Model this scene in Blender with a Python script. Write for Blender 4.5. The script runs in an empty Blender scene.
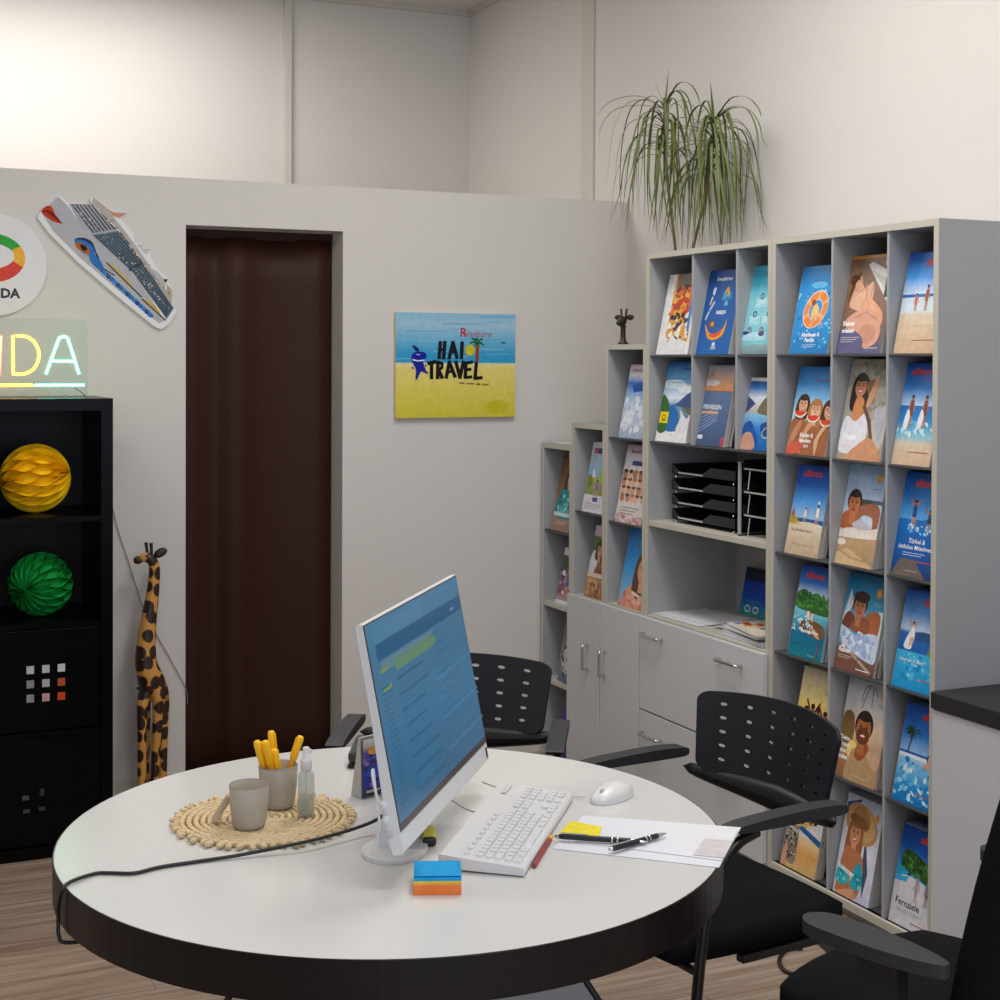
import bpy, math, random
from mathutils import Vector, Matrix, Euler
random.seed(7)
C = bpy.context.scene.collection
PI = math.pi
R = math.radians

# ------------------------------------------------------------------ camera model (1000 x 1000)
F, CY, EYE = 1500.0, 385.0, 1.6
YAW, PIT, ROL = R(24.6), R(.95), R(.26)
fw = Vector((math.sin(YAW)*math.cos(PIT), math.cos(YAW)*math.cos(PIT), -math.sin(PIT)))
r0 = Vector((math.cos(YAW), -math.sin(YAW), 0))
u0 = Vector((math.sin(YAW)*math.sin(PIT), math.cos(YAW)*math.sin(PIT), math.cos(PIT)))
rt = r0*math.cos(ROL) + u0*math.sin(ROL)
up = u0*math.cos(ROL) - r0*math.sin(ROL)
def at(px, py, X=None, Y=None, Z=None):
    """room point of a measured place on a known plane (wall, table top, shelf front)"""
    d = fw + rt*((px-500)/F) + up*((CY-py)/F)
    t = X/d.x if X is not None else Y/d.y if Y is not None else (Z-EYE)/d.z
    return Vector((0, 0, EYE)) + d*t
cam = bpy.data.objects.new('camera', bpy.data.cameras.new('camera'))
C.objects.link(cam)
m = Matrix((rt, up, -fw)).transposed().to_4x4()
m.translation = (0, 0, EYE)
cam.matrix_world = m
cam.data.sensor_width = 36; cam.data.lens = 36*F/1000
cam.data.shift_y = -(500-CY)/1000
cam.data.clip_start = .05
bpy.context.scene.camera = cam

# ------------------------------------------------------------------ colours and materials
def lin(c):
    return c/12.92 if c <= .04045 else ((c+.055)/1.055)**2.4
def rgb(h):
    if isinstance(h, str):
        h = h.lstrip('#')
        return tuple(lin(int(h[i:i+2], 16)/255) for i in (0, 2, 4)) + (1,)
    return tuple(lin(x/255) for x in h) + (1,)
def mat(name, col, rough=.5, metal=0, spec=.5, bump=0, bscale=60, mottle=0, mscale=4, trans=0, ior=1.45, coat=0):
    M = bpy.data.materials.new(name); M.use_nodes = True
    nt = M.node_tree; b = nt.nodes['Principled BSDF']
    b.inputs['Base Color'].default_value = rgb(col)
    b.inputs['Roughness'].default_value = rough
    b.inputs['Metallic'].default_value = metal
    b.inputs['Specular IOR Level'].default_value = spec
    b.inputs['Coat Weight'].default_value = coat
    if trans:
        b.inputs['Transmission Weight'].default_value = trans
        b.inputs['IOR'].default_value = ior
    tc = nt.nodes.new('ShaderNodeTexCoord')
    if mottle:
        n = nt.nodes.new('ShaderNodeTexNoise'); n.inputs['Scale'].default_value = mscale; n.inputs['Detail'].default_value = 4
        nt.links.new(tc.outputs['Object'], n.inputs['Vector'])
        mx = nt.nodes.new('ShaderNodeMix'); mx.data_type = 'RGBA'
        a = rgb(col)
        mx.inputs[6].default_value = tuple(x*(1-mottle) for x in a[:3])+(1,)
        mx.inputs[7].default_value = tuple(min(1, x*(1+mottle)) for x in a[:3])+(1,)
        nt.links.new(n.outputs['Fac'], mx.inputs[0]); nt.links.new(mx.outputs[2], b.inputs['Base Color'])
    if bump:
        n = nt.nodes.new('ShaderNodeTexNoise'); n.inputs['Scale'].default_value = bscale; n.inputs['Detail'].default_value = 3
        nt.links.new(tc.outputs['Object'], n.inputs['Vector'])
        bp = nt.nodes.new('ShaderNodeBump'); bp.inputs['Strength'].default_value = bump; bp.inputs['Distance'].default_value = .005
        nt.links.new(n.outputs['Fac'], bp.inputs['Height']); nt.links.new(bp.outputs['Normal'], b.inputs['Normal'])
    return M
def clear(name, col, amount=.9, rough=.05, rim=.45):
    M = bpy.data.materials.new(name); M.use_nodes = True
    nt = M.node_tree; N = nt.nodes; N.remove(N['Principled BSDF'])
    t = N.new('ShaderNodeBsdfTransparent'); t.inputs[0].default_value = rgb(col)
    p = N.new('ShaderNodeBsdfPrincipled'); p.inputs['Base Color'].default_value = rgb(col); p.inputs['Roughness'].default_value = rough
    mx = N.new('ShaderNodeMixShader'); lw = N.new('ShaderNodeLayerWeight'); lw.inputs[0].default_value = .25
    mp = N.new('ShaderNodeMapRange'); mp.inputs[3].default_value = 1-amount; mp.inputs[4].default_value = min(1, 1-amount+rim)
    nt.links.new(lw.outputs['Facing'], mp.inputs[0]); nt.links.new(mp.outputs[0], mx.inputs[0]); nt.links.new(t.outputs[0], mx.inputs[1]); nt.links.new(p.outputs[0], mx.inputs[2])
    nt.links.new(mx.outputs[0], N['Material Output'].inputs['Surface'])
    return M
def emit(name, col, s):
    M = bpy.data.materials.new(name); M.use_nodes = True
    b = M.node_tree.nodes['Principled BSDF']
    b.inputs['Base Color'].default_value = rgb(col)
    b.inputs['Emission Color'].default_value = rgb(col); b.inputs['Emission Strength'].default_value = s
    return M
def printed(name, rough, emission=0, spec=.4, grain=.2):
    M = bpy.data.materials.new(name); M.use_nodes = True
    nt = M.node_tree; b = nt.nodes['Principled BSDF']
    a = nt.nodes.new('ShaderNodeVertexColor'); a.layer_name = 'Col'
    if emission: nt.links.new(a.outputs['Color'], b.inputs['Base Color'])
    else:
        tc = nt.nodes.new('ShaderNodeTexCoord'); no = nt.nodes.new('ShaderNodeTexNoise'); no.inputs['Scale'].default_value = 42; no.inputs['Detail'].default_value = 6; no.inputs['Roughness'].default_value = .65
        nt.links.new(tc.outputs['Object'], no.inputs['Vector'])
        cr = nt.nodes.new('ShaderNodeValToRGB'); cr.color_ramp.elements[0].position = .3; cr.color_ramp.elements[1].position = .7
        lo = 1-grain; cr.color_ramp.elements[0].color = (lo, lo, lo, 1); cr.color_ramp.elements[1].color = (1+grain*.35,)*3+(1,)
        mx = nt.nodes.new('ShaderNodeMix'); mx.data_type = 'RGBA'; mx.blend_type = 'MULTIPLY'; mx.inputs[0].default_value = 1
        nt.links.new(no.outputs['Fac'], cr.inputs[0]); nt.links.new(a.outputs['Color'], mx.inputs[6]); nt.links.new(cr.outputs['Color'], mx.inputs[7]); nt.links.new(mx.outputs[2], b.inputs['Base Color'])
    b.inputs['Roughness'].default_value = rough; b.inputs['Specular IOR Level'].default_value = spec
    if emission:
        b.inputs['Base Color'].default_value = (0.01, .01, .01, 1)
        nt.links.remove(b.inputs['Base Color'].links[0])
        nt.links.new(a.outputs['Color'], b.inputs['Emission Color']); b.inputs['Emission Strength'].default_value = emission
    return M

# ------------------------------------------------------------------ mesh builder
def crom(pts, n=6, closed=True):
    out = []; k = len(pts)
    P = [Vector(p) for p in pts]
    rng = range(k) if closed else range(k-1)
    for i in rng:
        g = (lambda j: P[j % k]) if closed else (lambda j: P[max(0, min(k-1, j))])
        a, b, c, d = g(i-1), g(i), g(i+1), g(i+2)
        for s in range(n):
            t = s/n
            out.append(.5*((2*b)+(c-a)*t+(2*a-5*b+4*c-d)*t*t+(3*b-a-3*c+d)*t**3))
    if not closed: out.append(P[-1])
    return out
class MB:
    def __init__(s, xf=None): s.v=[]; s.f=[]; s.m=[]; s.c=[]; s.sm=[]; s.xf=xf
    def add(s, vs, fs, m=0, col=None, smooth=False, vc=None):
        o = len(s.v)
        for p in vs:
            p = Vector(p)
            s.v.append(s.xf @ p if s.xf else p)
        cc = rgb(col) if col is not None else (1, 1, 1, 1)
        for f in fs:
            s.f.append([o+i for i in f]); s.m.append(m); s.sm.append(smooth)
            s.c.append([vc[i] for i in f] if vc else [cc]*len(f))
        return s
    def box(s, x0, x1, y0, y1, z0, z1, m=0, col=None):
        vs = [(x, y, z) for z in (z0, z1) for y in (y0, y1) for x in (x0, x1)]
        return s.add(vs, [(0,2,3,1),(4,5,7,6),(0,1,5,4),(1,3,7,5),(3,2,6,7),(2,0,4,6)], m, col)
    def extrude(s, pts, vec, m=0, col=None, smooth=False):
        P = [Vector(p) for p in pts]; k = len(P); V = Vector(vec)
        s.add(P + [p+V for p in P], [list(range(k))[::-1], list(range(k, 2*k))], m, col)
        s.add(P + [p+V for p in P], [(i, (i+1) % k, k+(i+1) % k, k+i) for i in range(k)], m, col, smooth)
        return s
    def tube(s, pts, r, n=8, m=0, col=None, cap=True, flat=1.0):
        P = [Vector(p) for p in pts]; k = len(P)
        rs = r if isinstance(r, (list, tuple)) else [r]*k
        T = [(P[min(i+1, k-1)]-P[max(i-1, 0)]).normalized() for i in range(k)]
        nrm = T[0].orthogonal().normalized() if abs(T[0].z) > .95 else T[0].cross(Vector((0, 0, 1))).normalized()
        vs = []
        for i in range(k):
            nrm = (nrm - T[i]*nrm.dot(T[i]))
            nrm = nrm.normalized() if nrm.length > 1e-6 else T[i].orthogonal().normalized()
            b = T[i].cross(nrm)
            for j in range(n):
                a = 2*PI*j/n
                vs.append(P[i]+(nrm*math.cos(a)+b*math.sin(a)*flat)*rs[i])
        fs = [(i*n+j, i*n+(j+1) % n, (i+1)*n+(j+1) % n, (i+1)*n+j) for i in range(k-1) for j in range(n)]
        s.add(vs, fs, m, col, True)
        if cap: s.add([vs[j] for j in range(n)], [list(range(n))[::-1]], m, col); s.add(vs[-n:], [list(range(n))], m, col)
        return s
    def lathe(s, prof, n=32, c=(0, 0, 0), m=0, col=None, smooth=True):
        vs = []; c = Vector(c)
        for r, z in prof:
            for j in range(n): vs.append(c+Vector((r*math.cos(2*PI*j/n), r*math.sin(2*PI*j/n), z)))
        k = len(prof)
        fs = [(i*n+j, i*n+(j+1) % n, (i+1)*n+(j+1) % n, (i+1)*n+j) for i in range(k-1) for j in range(n)]
        return s.add(vs, fs, m, col, smooth)
    def ell(s, c, r, n=16, k=10, m=0, col=None, rot=None):
        c = Vector(c); vs = []
        for i in range(k+1):
            t = PI*i/k
            for j in range(n):
                p = Vector((r[0]*math.sin(t)*math.cos(2*PI*j/n), r[1]*math.sin(t)*math.sin(2*PI*j/n), -r[2]*math.cos(t)))
                vs.append(c+(rot @ p if rot else p))
        return s.add(vs, [(i*n+j, i*n+(j+1) % n, (i+1)*n+(j+1) % n, (i+1)*n+j) for i in range(k) for j in range(n)], m, col, True)
    def grid(s, fn, nu, nv, m=0, col=None, closed=False):
        vs = [fn(i/nu, j/nv) for j in range(nv+1) for i in range(nu+1)]
        w = nu+1
        return s.add(vs, [(j*w+i, j*w+i+1, (j+1)*w+i+1, (j+1)*w+i) for j in range(nv) for i in range(nu)], m, col, True)
    def build(s, name, mats, parent=None, bevel=0, seg=2, solid=0, sub=0, weld=False, loc=None, rot=None):
        me = bpy.data.meshes.new(name)
        me.from_pydata([tuple(v) for v in s.v], [], s.f)
        for mm in (mats if isinstance(mats, (list, tuple)) else [mats]): me.materials.append(mm)
        for p, mi, sm in zip(me.polygons, s.m, s.sm): p.material_index = mi; p.use_smooth = sm
        ca = me.color_attributes.new('Col', 'FLOAT_COLOR', 'CORNER')
        flat = [x for f in s.c for c in f for x in c]
        ca.data.foreach_set('color', flat)
        if weld:
            import bmesh
            b = bmesh.new(); b.from_mesh(me); bmesh.ops.remove_doubles(b, verts=b.verts, dist=1e-5)
            bmesh.ops.recalc_face_normals(b, faces=b.faces); b.to_mesh(me); b.free()
        o = bpy.data.objects.new(name, me); C.objects.link(o)
        if parent: o.parent = parent
        if loc: o.location = loc
        if rot: o.rotation_euler = rot
        if solid:
            q = o.modifiers.new('Solidify', 'SOLIDIFY'); q.thickness = solid; q.offset = 0
        if bevel:
            q = o.modifiers.new('Bevel', 'BEVEL'); q.width = bevel; q.segments = seg; q.limit_method = 'ANGLE'; q.angle_limit = R(40)
            q.harden_normals = False
        if sub:
            q = o.modifiers.new('Subdivision', 'SUBSURF'); q.levels = sub; q.render_levels = sub
        return o
def thing(name, label, cat, loc=(0, 0, 0), rz=0, group=None):
    o = bpy.data.objects.new(name, None); C.objects.link(o)
    o.empty_display_size = .05
    o.location = loc; o.rotation_euler = (0, 0, rz)
    return tag(o, label, cat, group)
def tag(o, label, cat, group=None):
    o['label'] = label; o['category'] = cat
    if group: o['group'] = group
    elif 'group' in o: del o['group']
    return o
def dup(root, loc, rz, label, group=None):
    r = root.copy(); C.objects.link(r); r.location = loc
    r.rotation_euler = (root.rotation_euler.x, root.rotation_euler.y, rz)
    r['label'] = label
    if group: r['group'] = group
    for ch in list(root.children):
        c = ch.copy(); C.objects.link(c); c.parent = r
        for g in ch.children:
            d = g.copy(); C.objects.link(d); d.parent = c
    return r
def struct(name, mb, mm, **k):
    o = mb.build(name, mm, **k); o['kind'] = 'structure'
    return o

# ------------------------------------------------------------------ flat printed art (x right, z up, faces -y)
_fc = {}
def glyphs(txt, bold=0, shear=0):
    k = (txt, bold, shear)
    if k not in _fc:
        cu = bpy.data.curves.new('t', 'FONT'); cu.body = txt; cu.size = 1; cu.offset = bold; cu.shear = shear; cu.resolution_u = 2
        o = bpy.data.objects.new('t', cu); C.objects.link(o)
        dg = bpy.context.evaluated_depsgraph_get(); e = o.evaluated_get(dg); me = e.to_mesh()
        V = [(v.co.x, v.co.y) for v in me.vertices]; P = [[V[i] for i in p.vertices] for p in me.polygons]
        e.to_mesh_clear(); bpy.data.objects.remove(o); bpy.data.curves.remove(cu)
        xs = [x for x, y in V] or [0, 1]
        _fc[k] = (P, min(xs), max(xs))
    return _fc[k]
def clip(poly):
    for ax, lim, sg in ((0, 0, 1), (0, 1, -1), (1, 0, 1), (1, 1, -1)):
        out = []
        for i in range(len(poly)):
            a, b = poly[i-1], poly[i]
            ia, ib = (a[ax]-lim)*sg >= 0, (b[ax]-lim)*sg >= 0
            if ia != ib:
                t = (lim-a[ax])/(b[ax]-a[ax]); out.append((a[0]+(b[0]-a[0])*t, a[1]+(b[1]-a[1])*t))
            if ib: out.append(b)
        poly = out
        if not poly: return []
    return poly
class Art:
    def __init__(s, mb, w, h, y=0, mi=0, step=.00003, x0=0, z0=0, cl=True):
        s.mb=mb; s.w=w; s.h=h; s.y=y; s.mi=mi; s.n=1; s.step=step; s.x0=x0; s.z0=z0; s.cl=cl
    def put(s, poly, col):
        if s.cl: poly = clip([(p[0], p[1]) for p in poly])
        if len(poly) < 3: return
        ar = sum(poly[i-1][0]*poly[i][1]-poly[i][0]*poly[i-1][1] for i in range(len(poly)))
        if ar < 0: poly = poly[::-1]
        s.mb.add([(s.x0+p[0]*s.w, s.y-s.n*s.step, s.z0+p[1]*s.h) for p in poly], [list(range(len(poly)))], s.mi, col)
    def bg(s, stops, x0=0, x1=1):
        for (a, ca), (b, cb) in zip(stops, stops[1:]):
            A, B = rgb(ca), rgb(cb)
            s.mb.add([(s.x0+x*s.w, s.y-s.n*s.step, s.z0+z*s.h) for x, z in ((x0, a), (x1, a), (x1, b), (x0, b))], [(0, 1, 2, 3)], s.mi, vc=[A, A, B, B])
        s.n += 1
    def poly(s, pts, col): s.put(pts, col); s.n += 1
    def rect(s, x0, x1, y0, y1, col): s.poly([(x0, y0), (x1, y0), (x1, y1), (x0, y1)], col)
    def blob(s, pts, col): s.poly([(p.x, p.y) for p in crom([(a, b, 0) for a, b in pts], 5)], col)
    def ell(s, x, y, rx, ry, col, rot=0, a0=0, a1=360):
        k = 22; c, q = math.cos(rot), math.sin(rot); pts = []
        for i in range(k):
            a = R(a0+(a1-a0)*i/(k if a1-a0 == 360 else k-1)); u, v = rx*math.cos(a), ry*math.sin(a)
            pts.append((x+u*c-v*q, y+u*q+v*c))
        s.poly(pts, col)
    def ring(s, x, y, rx, ry, t, col, a0=0, a1=360, rot=0, ty=None):
        ty = t*s.w/s.h if ty is None else ty
        k = max(4, int(28*(a1-a0)/360)); c, q = math.cos(rot), math.sin(rot)
        def P(a, f): u, v = (rx+f*t)*math.cos(a), (ry+f*ty)*math.sin(a); return (x+u*c-v*q, y+u*q+v*c)
        for i in range(k):
            a, b = R(a0+(a1-a0)*i/k), R(a0+(a1-a0)*(i+1)/k)
            s.put([P(a, -.5), P(a, .5), P(b, .5), P(b, -.5)], col)
        s.n += 1
    def line(s, pts, t, col):
        asp = s.h/s.w
        for (a, b), (c, d) in zip(pts, pts[1:]):
            dx, dy = (c-a), (d-b)*asp; L = math.hypot(dx, dy) or 1; nx, ny = -dy/L*t/2, dx/L*t/2/asp
            ex, ey = dx/L*t*.3, dy/L*t*.3/asp
            s.put([(a+nx-ex, b+ny-ey), (a-nx-ex, b-ny-ey), (c-nx+ex, d-ny+ey), (c+nx+ex, d+ny+ey)], col)
        s.n += 1
    def text(s, txt, x, y, h, col, bold=.02, shear=0, align='l', wmax=None, rot=0):
        P, a, b = glyphs(txt, bold, shear); sx = h*s.h/s.w; wd = (b-a)*sx
        if wmax and wd > wmax: sx *= wmax/wd; wd = wmax
        ox = x-(wd/2 if align == 'c' else wd if align == 'r' else 0)
        asp = s.w/s.h
        for p in P:
            s.put([(ox+(q[0]-a)*sx, y+q[1]*h+rot*((q[0]-a)*sx)*asp) for q in p], col)
        s.n += 1
# ------------------------------------------------------------------ materials
M_wall = mat('wall_paint', (214, 210, 204), .9, spec=.2, bump=.05, bscale=180)
M_ceil = mat('ceiling_tile', (222, 220, 216), .95, spec=.1)
M_trim = mat('trim_paint', (203, 198, 188), .7)
M_lam = mat('grey_laminate', (164, 165, 165), .42, spec=.4, mottle=.02, mscale=30)
M_edge = mat('laminate_edge', (192, 189, 174), .4)
M_board = mat('dark_shelf_steel', (70, 71, 74), .5)
M_front = mat('front_laminate', (200, 202, 204), .38, spec=.4)
M_chrome = mat('brushed_chrome', (200, 200, 200), .22, metal=1)
M_hole = mat('drill_hole', (40, 40, 40), .8)
M_print = printed('printed_paper', .38)
M_matte = printed('painted_matte', .75, spec=.2, grain=.12)
M_page = mat('catalogue_pages', (196, 193, 188), .8, bump=.3, bscale=500)
M_white = mat('white_plastic', (213, 213, 211), .35)
M_key = mat('key_plastic', (211, 211, 211), .45)
M_paper = mat('white_paper', (214, 215, 219), .8)
M_top = mat('white_table_laminate', (206, 206, 202), .2, spec=.5)
M_rim = mat('dark_table_edge', (21, 13, 11), .38, spec=.35)
M_black = mat('black_plastic', (26, 27, 30), .42)
M_bsteel = mat('black_steel', (16, 16, 17), .35)
M_pad = mat('armrest_rubber', (42, 43, 46), .55, bump=.1, bscale=300)
M_navy = mat('perforated_plastic', (25, 27, 35), .42)
M_fabric = mat('black_fabric', (13, 18, 19), .95, spec=.15, bump=.5, bscale=700)
M_fab2 = mat('office_fabric', (17, 18, 20), .95, spec=.15, bump=.5, bscale=700)
M_cord = mat('black_cord', (14, 14, 15), .5)
M_wcord = mat('white_cord', (210, 210, 208), .45)
M_gloss = mat('gloss_black', (5, 5, 5), .25, spec=.09)
M_glossin = mat('gloss_black_inside', (34, 33, 31), .4, spec=.12)
M_cup = mat('taupe_stoneware', (170, 161, 146), .45, mottle=.06, mscale=18)
M_jute = mat('jute', (214, 192, 152), .95, spec=.1, bump=.9, bscale=220, mottle=.3, mscale=60)
M_glass = clear('clear_plastic', (240, 242, 240), .88)
M_acry = clear('clear_acrylic', (246, 250, 249), .988, .02, .08)
M_silver = mat('silver_grey_card', (176, 176, 172), .4)
M_worktop = mat('anthracite_worktop', (38, 38, 40), .5, mottle=.1, mscale=60)
M_curtain = mat('brown_curtain', (54, 28, 20), .55, spec=.2)
M_leaf = mat('dracaena_leaf', (92, 104, 46), .5, mottle=.35, mscale=7)
M_stem = mat('dracaena_stem', (112, 92, 66), .85, mottle=.2, mscale=30)
M_pot = mat('plant_dish', (120, 112, 100), .6)
M_film = clear('clear_film', (214, 216, 226), .4, .2)
M_water = clear('clear_gel', (232, 234, 228), .85)

def wood():
    M = bpy.data.materials.new('oak_laminate'); M.use_nodes = True
    nt = M.node_tree; N = nt.nodes; L = nt.links; b = N['Principled BSDF']
    tc = N.new('ShaderNodeTexCoord')
    br = N.new('ShaderNodeTexBrick'); br.offset = .37
    br.inputs['Scale'].default_value = 1; br.inputs['Brick Width'].default_value = 1.25; br.inputs['Row Height'].default_value = .19
    br.inputs['Mortar Size'].default_value = .002; br.inputs['Color1'].default_value = rgb((158, 140, 122)); br.inputs['Color2'].default_value = rgb((174, 156, 138))
    br.inputs['Mortar'].default_value = rgb((126, 110, 95))
    L.new(tc.outputs['Object'], br.inputs['Vector'])
    mp = N.new('ShaderNodeMapping'); mp.inputs['Scale'].default_value = (1.2, 22, 1); L.new(tc.outputs['Object'], mp.inputs['Vector'])
    no = N.new('ShaderNodeTexNoise'); no.inputs['Scale'].default_value = 2.2; no.inputs['Detail'].default_value = 7; no.inputs['Distortion'].default_value = .8
    L.new(mp.outputs['Vector'], no.inputs['Vector'])
    cr = N.new('ShaderNodeValToRGB'); cr.color_ramp.elements[0].position = .35; cr.color_ramp.elements[0].color = rgb((190, 176, 164))
    cr.color_ramp.elements[1].position = .7; cr.color_ramp.elements[1].color = (1, 1, 1, 1); L.new(no.outputs['Fac'], cr.inputs[0])
    mx = N.new('ShaderNodeMix'); mx.data_type = 'RGBA'; mx.blend_type = 'MULTIPLY'; mx.inputs[0].default_value = .9
    L.new(br.outputs['Color'], mx.inputs[6]); L.new(cr.outputs['Color'], mx.inputs[7]); L.new(mx.outputs[2], b.inputs['Base Color'])
    b.inputs['Roughness'].default_value = .45
    return M
def giraffe_mat(name, base, spot, scale, thr):
    M = bpy.data.materials.new(name); M.use_nodes = True
    nt = M.node_tree; N = nt.nodes; L = nt.links; b = N['Principled BSDF']
    tc = N.new('ShaderNodeTexCoord'); vo = N.new('ShaderNodeTexVoronoi'); vo.inputs['Scale'].default_value = scale; vo.inputs['Randomness'].default_value = .6
    vo.voronoi_dimensions = '2D'; se = N.new('ShaderNodeSeparateXYZ'); cb = N.new('ShaderNodeCombineXYZ'); ml = N.new('ShaderNodeMath'); ml.operation = 'MULTIPLY'; ml.inputs[1].default_value = .8
    L.new(tc.outputs['Object'], se.inputs[0]); ad = N.new('ShaderNodeMath'); ad.inputs[1].default_value = .45; L.new(se.outputs['Y'], ad.inputs[0]); ad.operation = 'MULTIPLY'
    a2 = N.new('ShaderNodeMath'); L.new(se.outputs['X'], a2.inputs[0]); L.new(ad.outputs[0], a2.inputs[1]); L.new(a2.outputs[0], cb.inputs['X']); L.new(se.outputs['Z'], ml.inputs[0]); L.new(ml.outputs[0], cb.inputs['Y'])
    L.new(cb.outputs[0], vo.inputs['Vector'])
    cr = N.new('ShaderNodeValToRGB'); cr.color_ramp.elements[0].position = thr; cr.color_ramp.elements[0].color = rgb(spot)
    cr.color_ramp.elements[1].position = thr+.06; cr.color_ramp.elements[1].color = rgb(base)
    L.new(vo.outputs['Distance'], cr.inputs[0]); L.new(cr.outputs['Color'], b.inputs['Base Color']); b.inputs['Roughness'].default_value = .4
    return M
M_floor = wood()
M_gir = giraffe_mat('giraffe_paint', (212, 152, 72), (52, 32, 20), 23, .41)
M_girdark = mat('giraffe_dark', (48, 32, 24), .5)
M_mini = mat('dark_pewter', (58, 50, 44), .4, metal=.4)

def tiles():
    M = bpy.data.materials.new('ceiling_tiles'); M.use_nodes = True
    nt = M.node_tree; N = nt.nodes; L = nt.links; b = N['Principled BSDF']
    tc = N.new('ShaderNodeTexCoord'); br = N.new('ShaderNodeTexBrick'); br.offset = 0
    br.inputs['Scale'].default_value = 1; br.inputs['Brick Width'].default_value = .62; br.inputs['Row Height'].default_value = .62; br.inputs['Mortar Size'].default_value = .008
    br.inputs['Color1'].default_value = br.inputs['Color2'].default_value = rgb((218, 214, 211)); br.inputs['Mortar'].default_value = rgb((170, 164, 158))
    L.new(tc.outputs['Object'], br.inputs['Vector']); L.new(br.outputs['Color'], b.inputs['Base Color']); b.inputs['Roughness'].default_value = .95
    return M

# ------------------------------------------------------------------ the setting
YP, XW, YB, ZC = 5.5, 3.10, 7.18, 3.41
struct('floor', MB().box(-3.2, XW+.12, -2.2, YB+.12, -.05, 0), M_floor)
struct('ceiling', MB().box(-3.2, XW+.12, -2.2, YB+.12, ZC, ZC+.06), tiles())
struct('wall_right', MB().box(XW, XW+.12, -2.2, YB+.12, 0, ZC), M_wall)
struct('wall_back', MB().box(-3.2, XW, YB, YB+.12, 0, ZC), M_wall)
struct('wall_left', MB().box(-3.2, -3.08, -2.2, YB, 0, ZC), M_wall)
DX0, DX1, DZ, PT, PH = 1.246, 1.852, 2.092, .145, 2.264
pw = MB(); pw.box(-3.08, DX0, YP, YP+PT, 0, PH); pw.box(DX1, XW, YP, YP+PT, 0, PH); pw.box(DX0, DX1, YP, YP+PT, DZ, PH)
struct('wall_front', pw, M_wall)
struct('trim_1', MB().box(XW-.012, XW, 5.79, 5.90, PH*.4, ZC), M_trim, bevel=.004)
struct('trim_2', MB().box(2.105, 2.145, YB-.025, YB, .3, ZC), M_trim, bevel=.004)
struct('trim_3', MB().box(-3.08, XW, YB-.02, YB, ZC-.03, ZC).box(XW-.02, XW, 5.5+PT, YB-.02, ZC-.03, ZC), M_trim)
struct('baseboard_front', MB().box(-3.08, DX0, YP-.012, YP, 0, .07).box(DX1, 2.70, YP-.012, YP, 0, .07), M_trim)
# curtain closing the doorway
t = thing('door_curtain', 'dark brown folding curtain hanging in the narrow doorway beside the giraffe', 'curtain', (DX0, YP+PT-.02, 0))
W = DX1-DX0
prof = crom([(.0, .0, 0), (.05, -.012, 0), (.10, .006, 0), (.145, .016, 0), (.195, -.016, 0), (.235, -.022, 0), (.30, .004, 0), (.36, .014, 0), (.43, .010, 0), (.49, -.008, 0), (.545, -.02, 0), (.59, .002, 0), (W-.003, .02, 0)], 6, False)
MB().grid(lambda u, v: (prof[int(round(u*(len(prof)-1)))].x+.002, prof[int(round(u*(len(prof)-1)))].y*(1-.35*v), .02+v*(DZ-.05)), len(prof)-1, 12).build('curtain_panel', M_curtain, t, solid=.003)
MB().box(.002, W-.002, .0, .016, DZ-.036, DZ-.002).build('curtain_rail', M_curtain, t)

# ------------------------------------------------------------------ brochure shelving along the right wall
XF = 2.70; XBK = XW-.018
def shelf_unit(name, label, cat, y0, y1, top, boards, thick=(), ndiv=(), divz=None, group=None, lower=None, cavity=None, yoff=0):
    """open storage unit; y0 = near end.  part origin at the foot of its near front corner"""
    W = y1-y0; D = XBK-XF; s = .019
    r = thing(name, label, cat, (XF, y0, 0), 0, group)
    b = MB()
    for ya, yb in ((0, s), (W-s, W)): b.box(0, D, ya, yb, 0, top)
    b.build('side_panel', M_lam, r)
    # front edging of the carcass in its lighter edge band
    e = MB()
    for ya, yb in ((0, s), (W-s, W)): e.box(-.0015, 0, ya, yb, 0, top)
    e.box(-.0015, 0, s, W-s, top-s, top)
    e.build('edge_band', M_edge, r)
    MB().box(0, D, s, W-s, top-s, top).build('top_panel', M_lam, r)
    MB().box(D-.008, D, s, W-s, .03, top-s).build('back_panel', M_lam, r)
    MB().box(.02, .035, s, W-s, 0, .03).build('plinth', M_lam, r)
    for z in boards:
        th = .02 if z in thick else .007
        MB().box(.004 if th < .01 else .002, D-.008, s, W-s, z-th, z).build('shelf_board', M_edge if th > .01 else M_board, r, bevel=.0015)
    for y, za, zb in ndiv:
        MB().box(.003, D-.008, y-y0-.005, y-y0+.005, za, zb).build('divider', M_lam, r, bevel=.001)
    return r
RB = [1.622, 1.317, 1.012, .705, .392, .05]
ru = shelf_unit('brochure_shelf', 'tall grey brochure shelf nearest the camera with three columns of six slots', 'shelf', 3.12, 3.876, 1.98, RB,
    ndiv=[(3.330, .05, 1.961), (3.580, .05, 1.961)])
MB().box(-.004, .02, .02, .735, .025, .05).build('front_lip', M_edge, ru, bevel=.002)
u2 = shelf_unit('brochure_cabinet', 'tall grey shelf cabinet with letter trays, two brochure rows and wide drawers', 'shelf', 3.878, 4.645, 1.98,
    [1.62, 1.315, 1.033, .697], thick=(1.033, .697), ndiv=[(4.078, 1.315, 1.961), (4.345, 1.315, 1.961)])
n1 = shelf_unit('stepped_brochure_tower', 'narrow grey brochure tower carrying the tiny giraffe head, with one door below', 'shelf', 4.647, 4.945, 1.66, [1.315, 1.002, .695], thick=(.695,))
n2 = shelf_unit('stepped_brochure_tower', 'narrow grey brochure tower one step lower than the giraffe head tower, with one door below', 'shelf', 4.947, 5.215, 1.357, [1.015, .69], thick=(.69,))
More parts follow.
